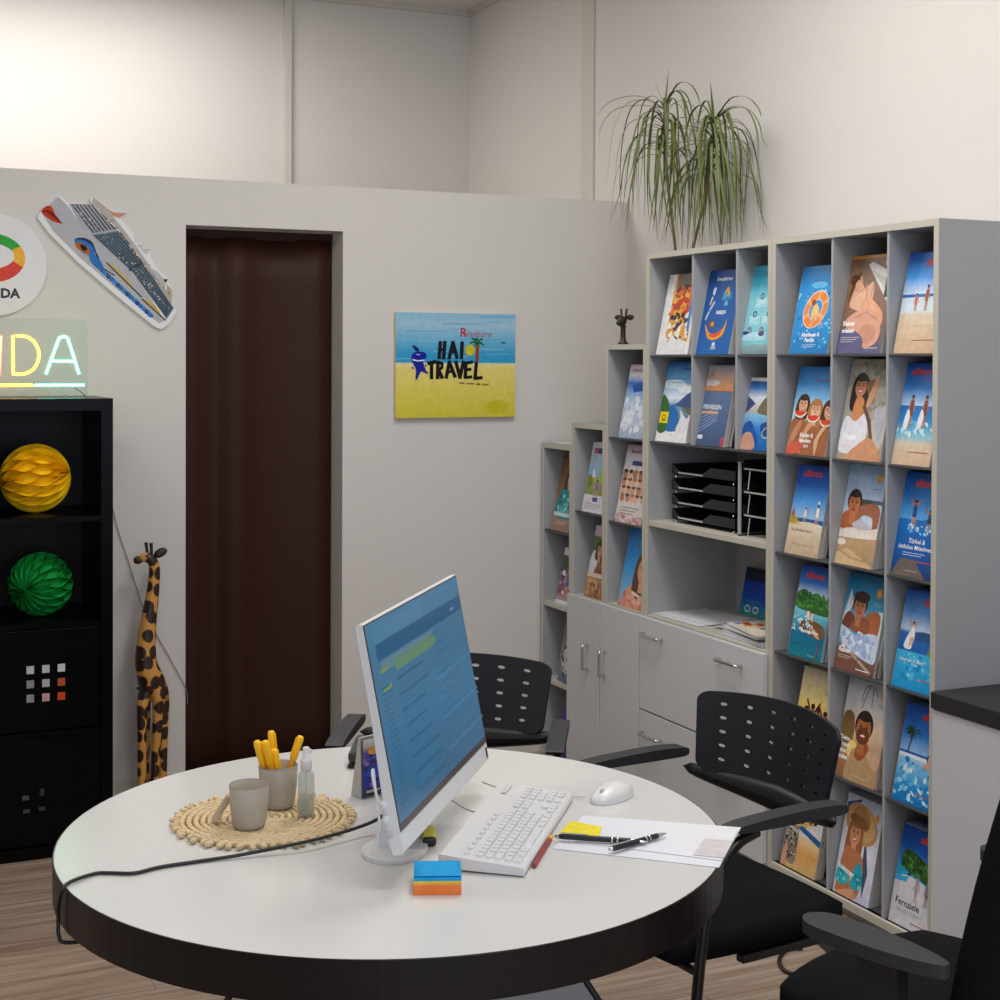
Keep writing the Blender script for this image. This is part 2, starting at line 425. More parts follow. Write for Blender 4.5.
n3 = shelf_unit('stepped_brochure_tower', 'lowest and farthest narrow grey tower with open shelves in the corner', 'shelf', 5.217, 5.483, 1.265, [.915, .625, .316], thick=(.625, .316))
def pull(parent, pts, r=.0055):
    return MB().tube(crom(pts, 4, False), r, 8).build('handle', M_chrome, parent)
def door(parent, y0, y1, z0, z1, hy, base):
    d = MB().box(-.021, -.003, y0, y1, z0, z1).build('door', M_front, parent, bevel=.0015)
    pull(d, [(-.021, hy, .425), (-.045, hy, .428), (-.047, hy, .445), (-.047, hy, .50), (-.045, hy, .515), (-.021, hy, .518)])
door(n1, .003, .295, .035, .69, .295-.012-.03, 0)
door(n2, .003, .266, .035, .69, .085, 0)
def drawer(parent, z0, z1, hz):
    d = MB().box(-.022, -.003, .003, .764, z0, z1).build('drawer', M_front, parent, bevel=.0015)
    for y in (.18, .67):
        pull(d, [(-.022, y-.062, hz), (-.043, y-.06, hz), (-.046, y-.045, hz), (-.046, y+.045, hz), (-.043, y+.06, hz), (-.022, y+.062, hz)])
drawer(u2, .362, .69, .632)
drawer(u2, .035, .356, .28)
for z in (1.85, 1.75): MB().tube([(.10, .0195, z), (.10, .0225, z)], .003, 8).build('drill_hole', M_hole, ru)

# ------------------------------------------------------------------ brochures
def sky(a, lo='#bfe0f5', hi='#0f5fc4', mid='#3f97e2', y0=.4): a.bg([(y0, lo), ((1+y0)/2, mid), (1, hi)])
def figure(a, x, y, h, skin='#c98f6a', cloth='#e9eef4', hair='#3a261c', arms=0, w=.06):
    a.line([(x-w*.35, y), (x-w*.2, y+h*.45)], w*.42, skin); a.line([(x+w*.4, y), (x+w*.2, y+h*.45)], w*.42, skin)
    a.blob([(x-w*.5, y+h*.36), (x+w*.5, y+h*.36), (x+w*.45, y+h*.62), (x+w*.55, y+h*.82), (x-w*.55, y+h*.82), (x-w*.45, y+h*.62)], cloth)
    if arms:
        a.line([(x-w*.45, y+h*.78), (x-w*1.4, y+h*1.1)], w*.32, skin); a.line([(x+w*.45, y+h*.78), (x+w*1.4, y+h*1.08)], w*.32, skin)
    else:
        a.line([(x-w*.5, y+h*.78), (x-w*.9, y+h*.45)], w*.3, skin); a.line([(x+w*.5, y+h*.78), (x+w*.95, y+h*.48)], w*.3, skin)
    a.ell(x, y+h*.93, w*.42, h*.085, skin); a.ell(x, y+h*.965, w*.42, h*.06, hair)
def face(a, x, y, r, skin='#d9a27c', hair='#4a2f20', asp=.7, dark='#8a5238', smile=1, beard=None, long=0):
    if long: a.blob([(x-r*1.25, y-r*asp*long), (x-r*1.35, y+r*.3*asp), (x-r*.6, y+r*1.5*asp), (x+r*.6, y+r*1.5*asp), (x+r*1.35, y+r*.3*asp), (x+r*1.2, y-r*asp*long)], hair)
    else: a.ell(x, y+r*.32*asp, r*1.12, r*1.18*asp, hair)
    a.line([(x, y-r*.8*asp), (x, y-r*1.7*asp)], r*.8, skin)
    a.ell(x, y, r*.9, r*1.12*asp, skin)
    if beard: a.ell(x, y-r*.5*asp, r*.82, r*.66*asp, beard)
    a.ell(x, y+r*1.0*asp, r*.85, r*.38*asp, hair)
    for q in (-.36, .36): a.ell(x+q*r, y+.2*r*asp, r*.16, r*.09*asp, '#2a1a14'); a.line([(x+q*r-r*.22, y+.42*r*asp), (x+q*r+r*.22, y+.42*r*asp)], r*.08, dark)
    a.poly([(x-r*.08, y+.1*r*asp), (x+r*.16, y-.2*r*asp), (x-r*.12, y-.22*r*asp)], dark)
    a.ell(x, y-.52*r*asp, r*.34, r*.15*asp, '#b0443c')
    if smile: a.ell(x, y-.48*r*asp, r*.28, r*.08*asp, '#f5ece4')
def alltours(a, x=.62, y=.86, s=.075, col='#ee4a3a'):
    a.text('alltours', x, y, s*1.25, col, .03, .25, 'c', wmax=.6)
def sunlogo(a, x, y, r=.055):
    for k in range(8):
        q = k*PI/4; a.line([(x, y), (x+r*1.5*math.cos(q), y+r*1.0*math.sin(q))], .022, '#f0a21c')
    a.ell(x, y, r*.75, r*.5, '#f5b52a')
def sparkle(a, n, x0, x1, y0, y1, cols, r=.03, seed=1):
    g = random.Random(seed)
    n, r = int(n*2.2), r*.62
    for _ in range(n):
        a.ell(g.uniform(x0, x1), g.uniform(y0, y1), g.uniform(.4, 1)*r, g.uniform(.2, .5)*r, g.choice(cols), g.uniform(-.4, .4)); a.n -= .85
    a.n += .5
def tiny(a, x, y, w, col, n=2, t=.008, gap=.022):
    for i in range(n): a.line([(x, y-i*gap), (x+w*(1-.15*i), y-i*gap)], t, col)
CV = {}
def cover(f): CV[f.__name__] = f; return f
@cover
def ring_float(a):
    a.bg([(0, '#0b7cc0'), (.5, '#1f9ae0'), (1, '#0e86cf')]); sparkle(a, 40, 0, 1, .05, .75, ['#5cc2f2', '#2f9fe2', '#0d6fb4', '#8fd8f7'], .06, 3)
    a.ell(.52, .78, .2, .04, '#58c4ef'); a.text('Reisewelt', .5, .815, .04, '#7b5fae', .02, 0, 'c', wmax=.42)
    a.ring(.52, .5, .24, .155, .15, '#f6f2ea', rot=.25); a.ring(.52, .5, .24, .155, .125, '#f0882c', rot=.25)
    for k in range(6): a.ring(.52, .5, .24, .155, .11, '#f6b06a', k*60, k*60+16, .25)
    a.blob([(.42, .43), (.5, .36), (.62, .42), (.6, .52), (.5, .57), (.44, .52)], '#f3c77a'); a.ell(.45, .58, .06, .035, '#8a4a2a'); a.line([(.52, .42), (.48, .30)], .05, '#dfa27c')
    a.line([(.6, .42), (.74, .32)], .045, '#dfa27c')
    a.text('Abenteuer &', .5, .195, .062, '#ffffff', .03, 0, 'c', wmax=.72); a.text('Familie', .5, .135, .062, '#ffffff', .03, 0, 'c'); tiny(a, .32, .1, .36, '#d8f0fb', 2)
@cover
def sunbather(a):
    a.bg([(0, '#5c5b7c'), (.25, '#7d665c'), (.6, '#8d6d58'), (1, '#7b5f44')]); a.rect(0, 1, .965, 1, '#c28a2c')
    a.blob([(.1, .95), (.28, .8), (.42, .45), (.3, .3), (.05, .5), (.0, .8)], '#8a6a52')
    a.poly([(.42, .90), (.5, .93), (.98, .80), (.98, .55), (.94, .52)], '#d9d8d6'); a.poly([(.5, .85), (.92, .74), (.94, .6)], '#bdbcbb')
    a.rect(.86, 1, .56, .98, '#3a4a30'); a.ell(.83, .93, .05, .05, '#e2b42c')
    a.blob([(.12, .5), (.2, .68), (.3, .76), (.42, .66), (.6, .72), (.62, .5), (.46, .42), (.3, .44)], '#e2b493')
    a.ell(.22, .72, .13, .09, '#c99472'); a.blob([(.1, .5), (.1, .68), (.2, .8), (.3, .82), (.18, .66)], '#6a4028')
    a.line([(.46, .70), (.50, .5)], .03, '#c98f70'); a.line([(.3, .62), (.46, .68)], .025, '#c58a6a'); a.ell(.17, .75, .11, .06, '#5a3524'); a.ell(.26, .7, .07, .05, '#d8a482'); a.line([(.60, .7), (.57, .5)], .02, '#c08464')
    a.blob([(.42, .52), (.6, .55), (.88, .42), (.92, .3), (.8, .28), (.5, .42)], '#eaa883')
    a.blob([(.1, .34), (.3, .42), (.55, .46), (.8, .38), (.92, .22), (.84, .1), (.6, .06), (.45, .16), (.2, .24)], '#dfa48a')
    a.line([(.3, .36), (.55, .42), (.8, .34)], .02, '#c98a70'); a.ell(.62, .2, .2, .1, '#cf9478')
    a.blob([(0, .0), (.5, .0), (.56, .14), (.3, .24), (0, .22)], '#5d5a80')
    a.text('Reisen', .06, .285, .07, '#ffffff', .03, 0, wmax=.4); a.text('erleben', .06, .215, .062, '#ffffff', .03, wmax=.42); tiny(a, .06, .165, .42, '#cfc8d8', 3); tiny(a, .62, .055, .3, '#ffffff', 1)
@cover
def beach_run(a):
    a.bg([(0, '#cfae8c'), (.3, '#dcc3a4'), (.42, '#e3d2bd')]); a.bg([(.56, '#d7e8f7'), (.75, '#4f9be4'), (1, '#0a57bd')]); a.bg([(.40, '#d7e3ea'), (.56, '#cfe3f0')]); a.rect(0, 1, .555, .585, '#2b6fb0')
    figure(a, .34, .42, .17, '#c4805c', '#c46a50'); figure(a, .58, .42, .25, '#b97a54', '#a5543a'); figure(a, .86, .42, .22, '#b97a54', '#b0785a', w=.07)
    alltours(a, .68, .87); a.text('Mallorca & Ibiza', .5, .27, .045, '#efe2d2', .01, 0, 'c', wmax=.8); tiny(a, .4, .13, .5, '#c0463a', 1, .01)
@cover
def melon_girls(a):
    a.bg([(.2, '#c9e6f8'), (.55, '#9fd0f0'), (.8, '#3a9adf'), (1, '#0d76c4')])
    a.text('Reisewelt', .62, .83, .06, '#7a50a0', .02, .1, 'c', wmax=.4)
    a.blob([(0, 0), (1, 0), (1, .3), (.8, .42), (.5, .36), (.2, .42), (0, .36)], '#a9683f')
    face(a, .24, .56, .125, '#e0ac88', '#3a2419', .62, long=1.9); face(a, .58, .50, .135, '#e6b694', '#b5793f', .62, long=2); face(a, .93, .50, .13, '#dda27c', '#4c2c1c', .62, long=2)
    for x, y in ((.2, .46), (.55, .41), (.9, .37)):
        a.ell(x, y+.03, .165, .075, '#e9f0d8', 0, 180, 360); a.ell(x, y+.035, .145, .06, '#e2402f', 0, 180, 360)
    a.blob([(0, 0), (.2, .2), (.3, .36), (.22, .38), (.05, .2)], '#c98a62'); a.blob([(.34, 0), (.42, .2), (.56, .34), (.46, .36), (.3, .16)], '#d9a27c'); a.blob([(.75, 0), (.8, .2), (.95, .34), (.85, .33), (.68, .16)], '#e0b18f')
    a.blob([(0, 0), (.3, .02), (.4, .12), (.1, .14)], '#d8604c')
    a.text('Kinder &', .3, .2, .065, '#ffffff', .03, wmax=.55); a.text('Familien', .3, .14, .065, '#ffffff', .03, wmax=.55); a.text('2024', .42, .085, .045, '#ffffff', .02)
@cover
def stone_woman(a):
    a.bg([(0, '#b59f84'), (.4, '#a8a396'), (1, '#aaa592')]); sparkle(a, 30, 0, 1, .5, 1, ['#99937f', '#b9b5a4', '#8d8878'], .12, 5)
    a.poly([(.55, .3), (.98, .6), (1, .2), (.9, .08)], '#c9c4b6'); a.blob([(.7, .5), (.9, .5), (.95, .3), (.85, .2)], '#b9b8c4')
    face(a, .3, .72, .14, '#c98a64', '#2d201a', .62, long=2.6)
    a.blob([(.42, .76), (.6, .8), (.66, .72), (.5, .66)], '#8a6242'); a.blob([(.24, .6), (.42, .6), (.44, .4), (.3, .34), (.2, .4)], '#d58a56')
    a.blob([(0, .1), (.06, .42), (.3, .38), (.5, .46), (.6, .3), (.55, .12), (.3, .06)], '#e9e8ef')
    a.blob([(.5, .5), (.64, .62), (.7, .78), (.62, .8), (.5, .6)], '#d79f78'); a.line([(.45, .53), (.62, .38), (.72, .2), (.92, .06)], .07, '#6f4a36')
    a.blob([(.2, 0), (.5, .18), (.72, .22), (.95, .08), (.9, 0)], '#d79a72')
    a.text('Travel', .06, .2, .085, '#ffffff', .03); tiny(a, .06, .165, .38, '#f2efe8', 2)
@cover
def sea_couple(a):
    a.bg([(0, '#d4b796'), (.2, '#dcc8ae'), (.28, '#8fc9dc'), (.42, '#2f8fd0'), (.58, '#1f74be')]); a.bg([(.58, '#b9daf2'), (.75, '#3f8de0'), (1, '#0a50b8')])
    sparkle(a, 14, 0, 1, .3, .42, ['#d8eef5', '#6fc0e0'], .09, 2)
    for x in (.3, .66): figure(a, x, .38, .3, '#bf7f58', '#8c4a30', '#5a3a26', w=.085); a.blob([(x-.16, .36), (x-.1, .54), (x-.02, .5), (x-.04, .38)], '#eef3f6')
    alltours(a, .42, .885); tiny(a, .5, .84, .3, '#e04838', 1, .01); tiny(a, .4, .13, .5, '#b94436', 1, .012)
@cover
def dune_walk(a):
    a.bg([(0, '#c9b08f'), (.2, '#d9c5a6'), (.34, '#e5d7be')]); a.bg([(.36, '#a8d0f0'), (.6, '#4f9fe6'), (.8, '#0f60c8'), (1, '#0a4cae')])
    a.rect(.2, 1, .355, .41, '#1d5f9e'); a.blob([(0, .34), (0, .43), (.12, .44), (.3, .37), (.5, .345)], '#bfa23e'); a.blob([(.2, .345), (.9, .345), (.9, .365), (.5, .375)], '#e7dcc4')
    figure(a, .44, .37, .16, '#cf9a78', '#f0ece6', w=.06); figure(a, .8, .37, .2, '#cf9a78', '#f4f0ec', w=.08); a.ell(.8, .6, .03, .018, '#f4f0ec'); figure(a, .08, .4, .1, '#b97a54', '#b05038', w=.05)
    alltours(a, .48, .88, .085); a.text('Kos, Rhodos & Samos', .12, .265, .04, '#8f8878', .01, wmax=.75); tiny(a, .15, .12, .7, '#c2a98a', 1, .008)
@cover
def dozing_man(a):
    a.bg([(0, '#b4936c'), (.3, '#c9a77c'), (.36, '#eadfce')]); a.bg([(.36, '#d5deea'), (.6, '#b9d2ee'), (1, '#a6c6ea')])
    a.rect(.3, 1, .62, .66, '#5b6a72'); a.blob([(.4, .6), (.6, .66), (.8, .62), (.9, .58)], '#4a5144')
    a.blob([(.0, .36), (.02, .5), (.3, .54), (.34, .36)], '#b5683c')
    a.blob([(.28, .46), (.5, .6), (.86, .62), (.98, .54), (.96, .38), (.84, .36), (.8, .48), (.55, .5), (.4, .42)], '#a9694c')
    face(a, .28, .6, .17, '#c87a4c', '#35231a', .6, smile=0); a.blob([(0, .33), (.3, .37), (.7, .36), (1, .39), (1, .29), (0, .27)], '#ede5d8')
    a.blob([(.3, .4), (.5, .46), (.7, .42), (.8, .38), (.5, .36)], '#c4c4cc')
    a.blob([(0, .1), (.3, .16), (.6, .1), (.9, .04), (.95, 0), (0, 0)], '#d9bb90'); a.ell(.1, .22, .12, .035, '#f0e4d8'); sunlogo(a, .84, .88); tiny(a, .7, .77, .2, '#5d7d9e', 1)
    a.line([(.05, .14), (.4, .08), (.8, .06)], .03, '#c09b6a')
@cover
def jumpers(a):
    a.bg([(0, '#173a6a'), (.25, '#0f5cae'), (.55, '#1674c8')]); a.bg([(.55, '#5fb0ec'), (.8, '#1f7fd6'), (1, '#0b55b0')])
    a.blob([(.6, .55), (.8, .6), (1, .63), (1, .55)], '#3f6a54'); a.poly([(.0, 0), (.18, .17), (.5, .17), (.8, 0)], '#6f625e')
    figure(a, .34, .49, .24, '#c98458', '#22508e', arms=1, w=.09); figure(a, .7, .46, .19, '#bd7850', '#22406e', arms=1, w=.08); sparkle(a, 10, .2, .8, .42, .5, ['#bfe2f4', '#7fc4ec'], .06, 9)
    alltours(a, .52, .865, .085); a.text('Türkei &', .5, .325, .065, '#ffffff', .01, 0, 'c'); a.text('östliches Mittelmeer', .5, .265, .06, '#ffffff', .01, 0, 'c', wmax=.92); tiny(a, .22, .23, .5, '#dce8f4', 2); tiny(a, .52, .155, .4, '#e04a3c', 1, .012); tiny(a, .32, .06, .3, '#c8c0bc', 1)
@cover
def boat_bay(a):
    a.bg([(0, '#0f7f8e'), (.25, '#0c6f96'), (.45, '#5fb9cf'), (.55, '#8fd0de')]); a.bg([(.68, '#cfe6f6'), (.82, '#2f80e0'), (1, '#0d50b8')])
    a.blob([(0, .54), (0, .68), (.2, .74), (.4, .7), (.6, .72), (.8, .66), (1, .64), (1, .5), (.5, .5)], '#2f6a2c'); sparkle(a, 26, .05, .95, .54, .7, ['#3f8436', '#265824', '#4f9a3c'], .09, 4)
    a.blob([(.2, .36), (.5, .42), (.9, .38), (.95, .26), (.7, .24), (.4, .28)], '#7a5634'); a.blob([(.55, .36), (.75, .3), (.85, .24), (.7, .26)], '#d9b47a')
    figure(a, .42, .4, .13, '#c98e68', '#efe6de', w=.08); figure(a, .54, .4, .11, '#c98e68', '#e6dad4', w=.07); sparkle(a, 14, 0, .6, .28, .45, ['#bfe6ee', '#e4f4f6'], .07, 8); a.line([(.84, .0), (.86, .2)], .03, '#8c4a3a')
    alltours(a, .45, .87, .085); a.text('Inseln & Meer', .3, .275, .055, '#ffffff', .02, wmax=.6); tiny(a, .1, .14, .6, '#2f5fae', 1); tiny(a, .6, .04, .2, '#bfe0e8', 1)
@cover
def blue_shirt(a):
    a.bg([(0, '#6f4a3e'), (.22, '#8a6250'), (.3, '#4f9fc4'), (.6, '#4fa6cc'), (.9, '#0f7fae'), (1, '#0d6f9e')])
    a.poly([(0, .5), (.12, .84), (.22, .7), (.1, .5)], '#dfe8ec'); a.rect(.88, 1, .3, .66, '#cfdde4')
    a.blob([(.02, .46), (.12, .6), (.3, .56), (.34, .44)], '#7a4430'); a.blob([(.5, .44), (.62, .62), (.9, .64), (.96, .5), (.86, .36), (.6, .4)], '#b06a44'); a.blob([(.28, .42), (.7, .42), (.66, .56), (.34, .56)], '#9a5a3c')
    face(a, .4, .66, .165, '#b97a58', '#2c1c18', .6, smile=0); a.ell(.42, .77, .2, .06, '#3a2620')
    a.blob([(.0, .44), (.2, .42), (.45, .36), (.7, .42), (.96, .4), (.98, .16), (.8, .14), (.4, .2), (.1, .26)], '#cddaf0'); sparkle(a, 22, .1, .9, .2, .4, ['#aabfe4', '#e6eefa', '#9fb6e0'], .12, 6)
    a.poly([(0, .24), (.4, .2), (.9, .02), (.9, 0), (0, 0)], '#7d5446'); a.line([(.2, .24), (.55, .14), (.9, .04)], .05, '#b5a894')
    a.text('Reisen', .05, .185, .07, '#ffffff', .03); tiny(a, .06, .15, .35, '#e6dcd4', 2); tiny(a, .55, .045, .3, '#ffffff', 1, .014); sunlogo(a, .84, .84); tiny(a, .74, .73, .2, '#9fd0e4', 2)
@cover
def white_dress(a):
    a.bg([(0, '#1c97d4'), (.2, '#2aa6dc'), (.38, '#3fb6e0')]); a.bg([(.38, '#1d62b8'), (.56, '#2a6cb8'), (.6, '#c6dcf2'), (.78, '#5f9ee6'), (1, '#0d58c0')])
    a.blob([(.3, .56), (.6, .6), (1, .56), (1, .5), (.4, .5)], '#2c5a8c'); a.blob([(.72, .38), (.78, .48), (.95, .54), (1, .52), (1, .38)], '#6f8a4a'); sparkle(a, 20, .2, 1, .1, .36, ['#4fc0ea', '#7fd4f0', '#148ac8'], .09, 11)
    a.blob([(.14, .42), (.22, .56), (.3, .6), (.36, .56), (.34, .46), (.3, .4)], '#f2f2f0'); figure(a, .3, .44, .24, '#cf9a74', '#f6f6f4', '#7a5030', arms=1, w=.07)
    alltours(a, .72, .865, .085); a.text('Sommer & Meer', .1, .275, .055, '#dff2fb', .01, wmax=.8); tiny(a, .55, .12, .3, '#d85a58', 1, .012)
@cover
def sunset_friends(a):
    a.bg([(0, '#7a4a1e'), (.25, '#d88a1c'), (.45, '#f5b21e'), (.65, '#f6e08a'), (1, '#e6dcc4')]); a.ell(.5, .3, .25, .14, '#fbe070')
    for x, h in ((.25, .34), (.42, .38), (.58, .36), (.78, .34)): figure(a, x, .24, h, '#5c2c16', '#4a2412', '#2e180e', arms=1 if x in (.42, .78) else 0, w=.13)
    sunlogo(a, .82, .88); tiny(a, .66, .78, .24, '#9a8a60', 2)
@cover
def selfie_man(a):
    a.bg([(0, '#8d5f48'), (.3, '#c08a60'), (.55, '#e6cfae'), (.75, '#e2e2e6'), (1, '#cbd5e4')]); a.ring(.55, .82, .17, .14, .012, '#4c4a4c', 20, 200); a.line([(.52, .96), (.4, .72)], .014, '#3c3a3c'); a.line([(.6, .94), (.62, .75)], .012, '#3c3a3c')
    a.blob([(.02, .62), (.25, .64), (.3, .4), (.02, .3)], '#7f6238'); a.ell(.32, .3, .12, .09, '#f6d878'); a.blob([(.26, .0), (.3, .26), (.46, .34), (.7, .34), (.9, .26), (.96, 0)], '#b9996c')
    a.blob([(.68, .3), (.95, .4), (.98, .2), (.85, .18)], '#cfa88a'); a.blob([(.4, .26), (.56, .22), (.7, .36), (.5, .44)], '#a0562c')
    face(a, .52, .52, .19, '#b5703f', '#33251e', .66, beard='#6e3f24')
    for i, (s, w) in enumerate((('Deine', .36), ('Traum-', .4), ('reise', .42), ('finden', .4))): a.text(s, .02, .37-i*.062, .062, '#ffffff', .03, wmax=w)
    sunlogo(a, .86, .89); tiny(a, .76, .8, .2, '#6a86b4', 2); tiny(a, .45, .06, .35, '#e6d8c0', 1)
@cover
def palm_pool(a):
    a.bg([(0, '#1273b8'), (.2, '#1f94d8'), (.42, '#8fcbee'), (.5, '#bfe2f4')]); a.bg([(.48, '#9fcaf0'), (.7, '#2f86e0'), (1, '#0a52c0')]); a.rect(0, 1, .46, .5, '#e4eef2'); a.rect(0, .8, .495, .52, '#1f5fae')
    sparkle(a, 40, 0, 1, .04, .44, ['#5fb8e8', '#d4eef8', '#1a80c8', '#8fd0ee'], .1, 13)
    a.line([(.2, .5), (.24, .62), (.28, .72)], .03, '#4a3a2a')
    for k in range(9):
        q = k*.7; a.blob([(.28, .72), (.28+.13*math.cos(q), .73+.05*math.sin(q)), (.28+.22*math.cos(q+.2), .71+.065*math.sin(q)), (.28+.12*math.cos(q+.3), .71+.04*math.sin(q+.2))], '#2f4a24')
    a.ell(.78, .5, .1, .05, '#4a2a1c'); a.ell(.78, .49, .07, .045, '#d99a74'); a.blob([(.6, .42), (.75, .46), (.95, .46), (.95, .4), (.7, .4)], '#dca484')
    alltours(a, .72, .87, .09); tiny(a, .5, .12, .35, '#c46a7a', 1, .012)
@cover
def boho_bag(a):
    a.bg([(0, '#d9b878'), (.22, '#e0a65a'), (.4, '#ecd9a8')]); a.bg([(.42, '#d9d6d8'), (.7, '#e6e4e6'), (1, '#dcdadc')]); a.poly([(.3, .47), (1, .35), (1, .42), (.3, .53)], '#1d5f9a')
    a.blob([(0, .2), (.04, .55), (.2, .62), (.36, .5), (.38, .1), (.2, .06)], '#8d8478'); sparkle(a, 34, .04, .36, .1, .55, ['#2e2a28', '#d9d0c2', '#5a5048'], .06, 21)
    a.blob([(.2, .52), (.3, .95), (.6, 1), (.8, .85), (.7, .55), (.45, .5)], '#d8b878'); sparkle(a, 44, .15, .75, .52, .95, ['#3a2418', '#8a4a2c', '#f0dcae', '#a83a28'], .07, 22)
    a.ell(.76, .66, .11, .1, '#1c1a1c'); a.line([(.5, .6), (.86, .8)], .03, '#e9cf7c'); a.line([(.48, .9), (.8, .5)], .025, '#e9cf7c'); a.blob([(0, 0), (.1, .3), (.14, 0)], '#d99a86'); a.text('Strand', .08, .44, .07, '#f4efe6', .02, rot=-.2)
@cover
def straw_hat(a):
    a.bg([(0, '#cfd0e4'), (.5, '#e4e6ee'), (1, '#b9c8de')]); a.poly([(.02, .9), (.4, .98), (.3, .84), (.05, .82)], '#3a4a86'); a.poly([(.64, .66), (.84, .3), (.78, .05), (.66, .4)], '#46506a')
    a.ell(.48, .74, .46, .19, '#c99a64', -.12); a.ell(.5, .75, .38, .155, '#d9b078', -.12); a.ell(.46, .79, .25, .12, '#b5824c', -.12)
    face(a, .36, .62, .16, '#d99a70', '#a8683a', .62, long=2.4); a.ell(.42, .76, .27, .055, '#8f6238', -.1)
    a.blob([(.06, .1), (.14, .44), (.36, .48), (.66, .42), (.72, .2), (.6, .02), (.1, .02)], '#bf7a50')
    a.blob([(.04, .12), (.08, .28), (.32, .24), (.34, .12)], '#2fb3bf'); a.blob([(.42, .14), (.46, .28), (.62, .38), (.74, .2), (.6, .1)], '#2aa8b8'); sparkle(a, 10, .08, .7, .12, .26, ['#7fdce0', '#128a9a'], .08, 31)
    a.blob([(.1, .02), (.5, .1), (.6, .04), (.5, 0), (.1, 0)], '#d9a078'); a.text('Sommer', .05, .255, .075, '#ffffff', .03, rot=-.18, wmax=.5); sunlogo(a, .86, .85, .04); tiny(a, .78, .74, .16, '#6f86b8', 1)
@cover
def fernziele(a):
    a.bg([(0, '#d6d2d8'), (.5, '#dcdae0')]); a.bg([(.62, '#3f8ee0'), (.8, '#0f5cc4'), (1, '#0a48a4')]); a.rect(0, 1, .47, .62, '#2aa6dc')
    a.blob([(.1, .58), (.12, .74), (.3, .76), (.6, .7), (1, .62), (1, .46), (.8, .48), (.5, .52)], '#2c5a26'); sparkle(a, 34, .12, 1, .52, .72, ['#3c7a30', '#1f441c', '#54923c'], .08, 41)
    a.blob([(0, .42), (.2, .5), (.5, .5), (.8, .46), (1, .42), (1, .3), (0, .3)], '#dcd9de'); a.poly([(0, .46), (.3, .5), (.28, .44), (0, .42)], '#39b0dc')
    figure(a, .52, .28, .26, '#b9a4a0', '#a8a0b0', '#6a6070', w=.07); figure(a, .76, .28, .26, '#8f8894', '#75707c', '#4a4450', w=.07)
    alltours(a, .72, .87, .09); a.text('Fernziele', .1, .2, .1, '#34323c', .004, wmax=.84); tiny(a, .14, .165, .6, '#8a8894', 2, .006); tiny(a, .5, .07, .35, '#c4504a', 1, .01)
@cover
def cycle_race(a):
    a.bg([(0, '#e9e9e9'), (1, '#f0f0f0')]); a.poly([(.22, .27), (.98, .14), (.98, 1), (.24, 1)], '#d9a02c')
    a.rect(.3, .98, .78, 1, '#7a6a60'); a.blob([(.32, .78), (.5, .86), (.8, .84), (.85, .74), (.5, .72)], '#3a2a2a'); sparkle(a, 30, .26, .95, .5, .8, ['#e8742c', '#c9342a', '#f0b23a', '#b5482c'], .17, 51); sparkle(a, 26, .28, .9, .22, .5, ['#e9e4da', '#2a2426', '#e0a22c', '#f4efe6', '#4a3a52'], .14, 52)
    a.poly([(.8, .9), (1, .95), (1, .3), (.84, .3)], '#2f86cf'); a.poly([(.9, .5), (1, .6), (1, .1), (.92, .12)], '#ece9e2'); tiny(a, .3, .2, .05, '#7a7a7a', 3, .012)
@cover
def deep_blue(a):
    a.bg([(0, '#0f66b4'), (.5, '#0c5aa8'), (1, '#0a4c98')]); a.text('Kreuzfahrten', .5, .875, .06, '#ffffff', .02, 0, 'c', wmax=.62)
    a.blob([(.2, .74), (.24, .8), (.3, .78), (.26, .7)], '#cfe0ee'); a.line([(.22, .68), (.18, .6)], .04, '#e6d8c4'); a.blob([(.55, .7), (.66, .8), (.74, .7), (.66, .66)], '#c9a24a'); sparkle(a, 10, .52, .8, .64, .72, ['#3f8a6a', '#2a9ad8'], .06, 61); a.line([(.12, .42), (.2, .52), (.3, .62)], .05, '#bfc9d2'); a.blob([(.6, .58), (.68, .64), (.72, .58)], '#6fb4e4')
    a.text('INSELN', .42, .475, .06, '#ffffff', .03); a.blob([(.14, .36), (.3, .26), (.5, .25), (.7, .3), (.78, .42), (.74, .24), (.5, .17), (.28, .2)], '#f0a028'); a.blob([(.3, .24), (.5, .25), (.68, .3), (.6, .22), (.4, .2)], '#e0562a'); a.blob([(.2, .36), (.3, .4), (.45, .34), (.4, .3)], '#7a4a4a'); a.ell(.36, .36, .05, .03, '#e0a42c')
    a.text('2024', .5, .06, .05, '#e9f1f8', .02, 0, 'c'); a.ell(.5, .12, .05, .025, '#cfe2f2')
@cover
def light_blue(a):
    a.bg([(0, '#6f8f94'), (.1, '#8fb0b0'), (.12, '#7fd0dc'), (.6, '#8fd6e2'), (.8, '#37b0cf'), (1, '#46bcdc')])
    a.text('Reisetipps', .42, .875, .06, '#1d5f7c', .01, .2, wmax=.5); tiny(a, .4, .76, .5, '#1f7f9c', 1, .01)
    for x, y in ((.4, .65), (.86, .66), (.25, .45), (.7, .45), (.16, .27), (.55, .27)): a.rect(x-.16, x+.22, y-.12, y-.02, '#a9e2ec'); a.ring(x+.03, y, .05, .03, .025, '#2a4a86' if y > .3 else '#8a4a6a'); tiny(a, x-.14, y-.04, .3, '#e4f6f8', 3, .01)
    a.ell(.05, .24, .12, .02, '#1f3f8a'); a.ell(.6, .23, .1, .03, '#5a4a8a')
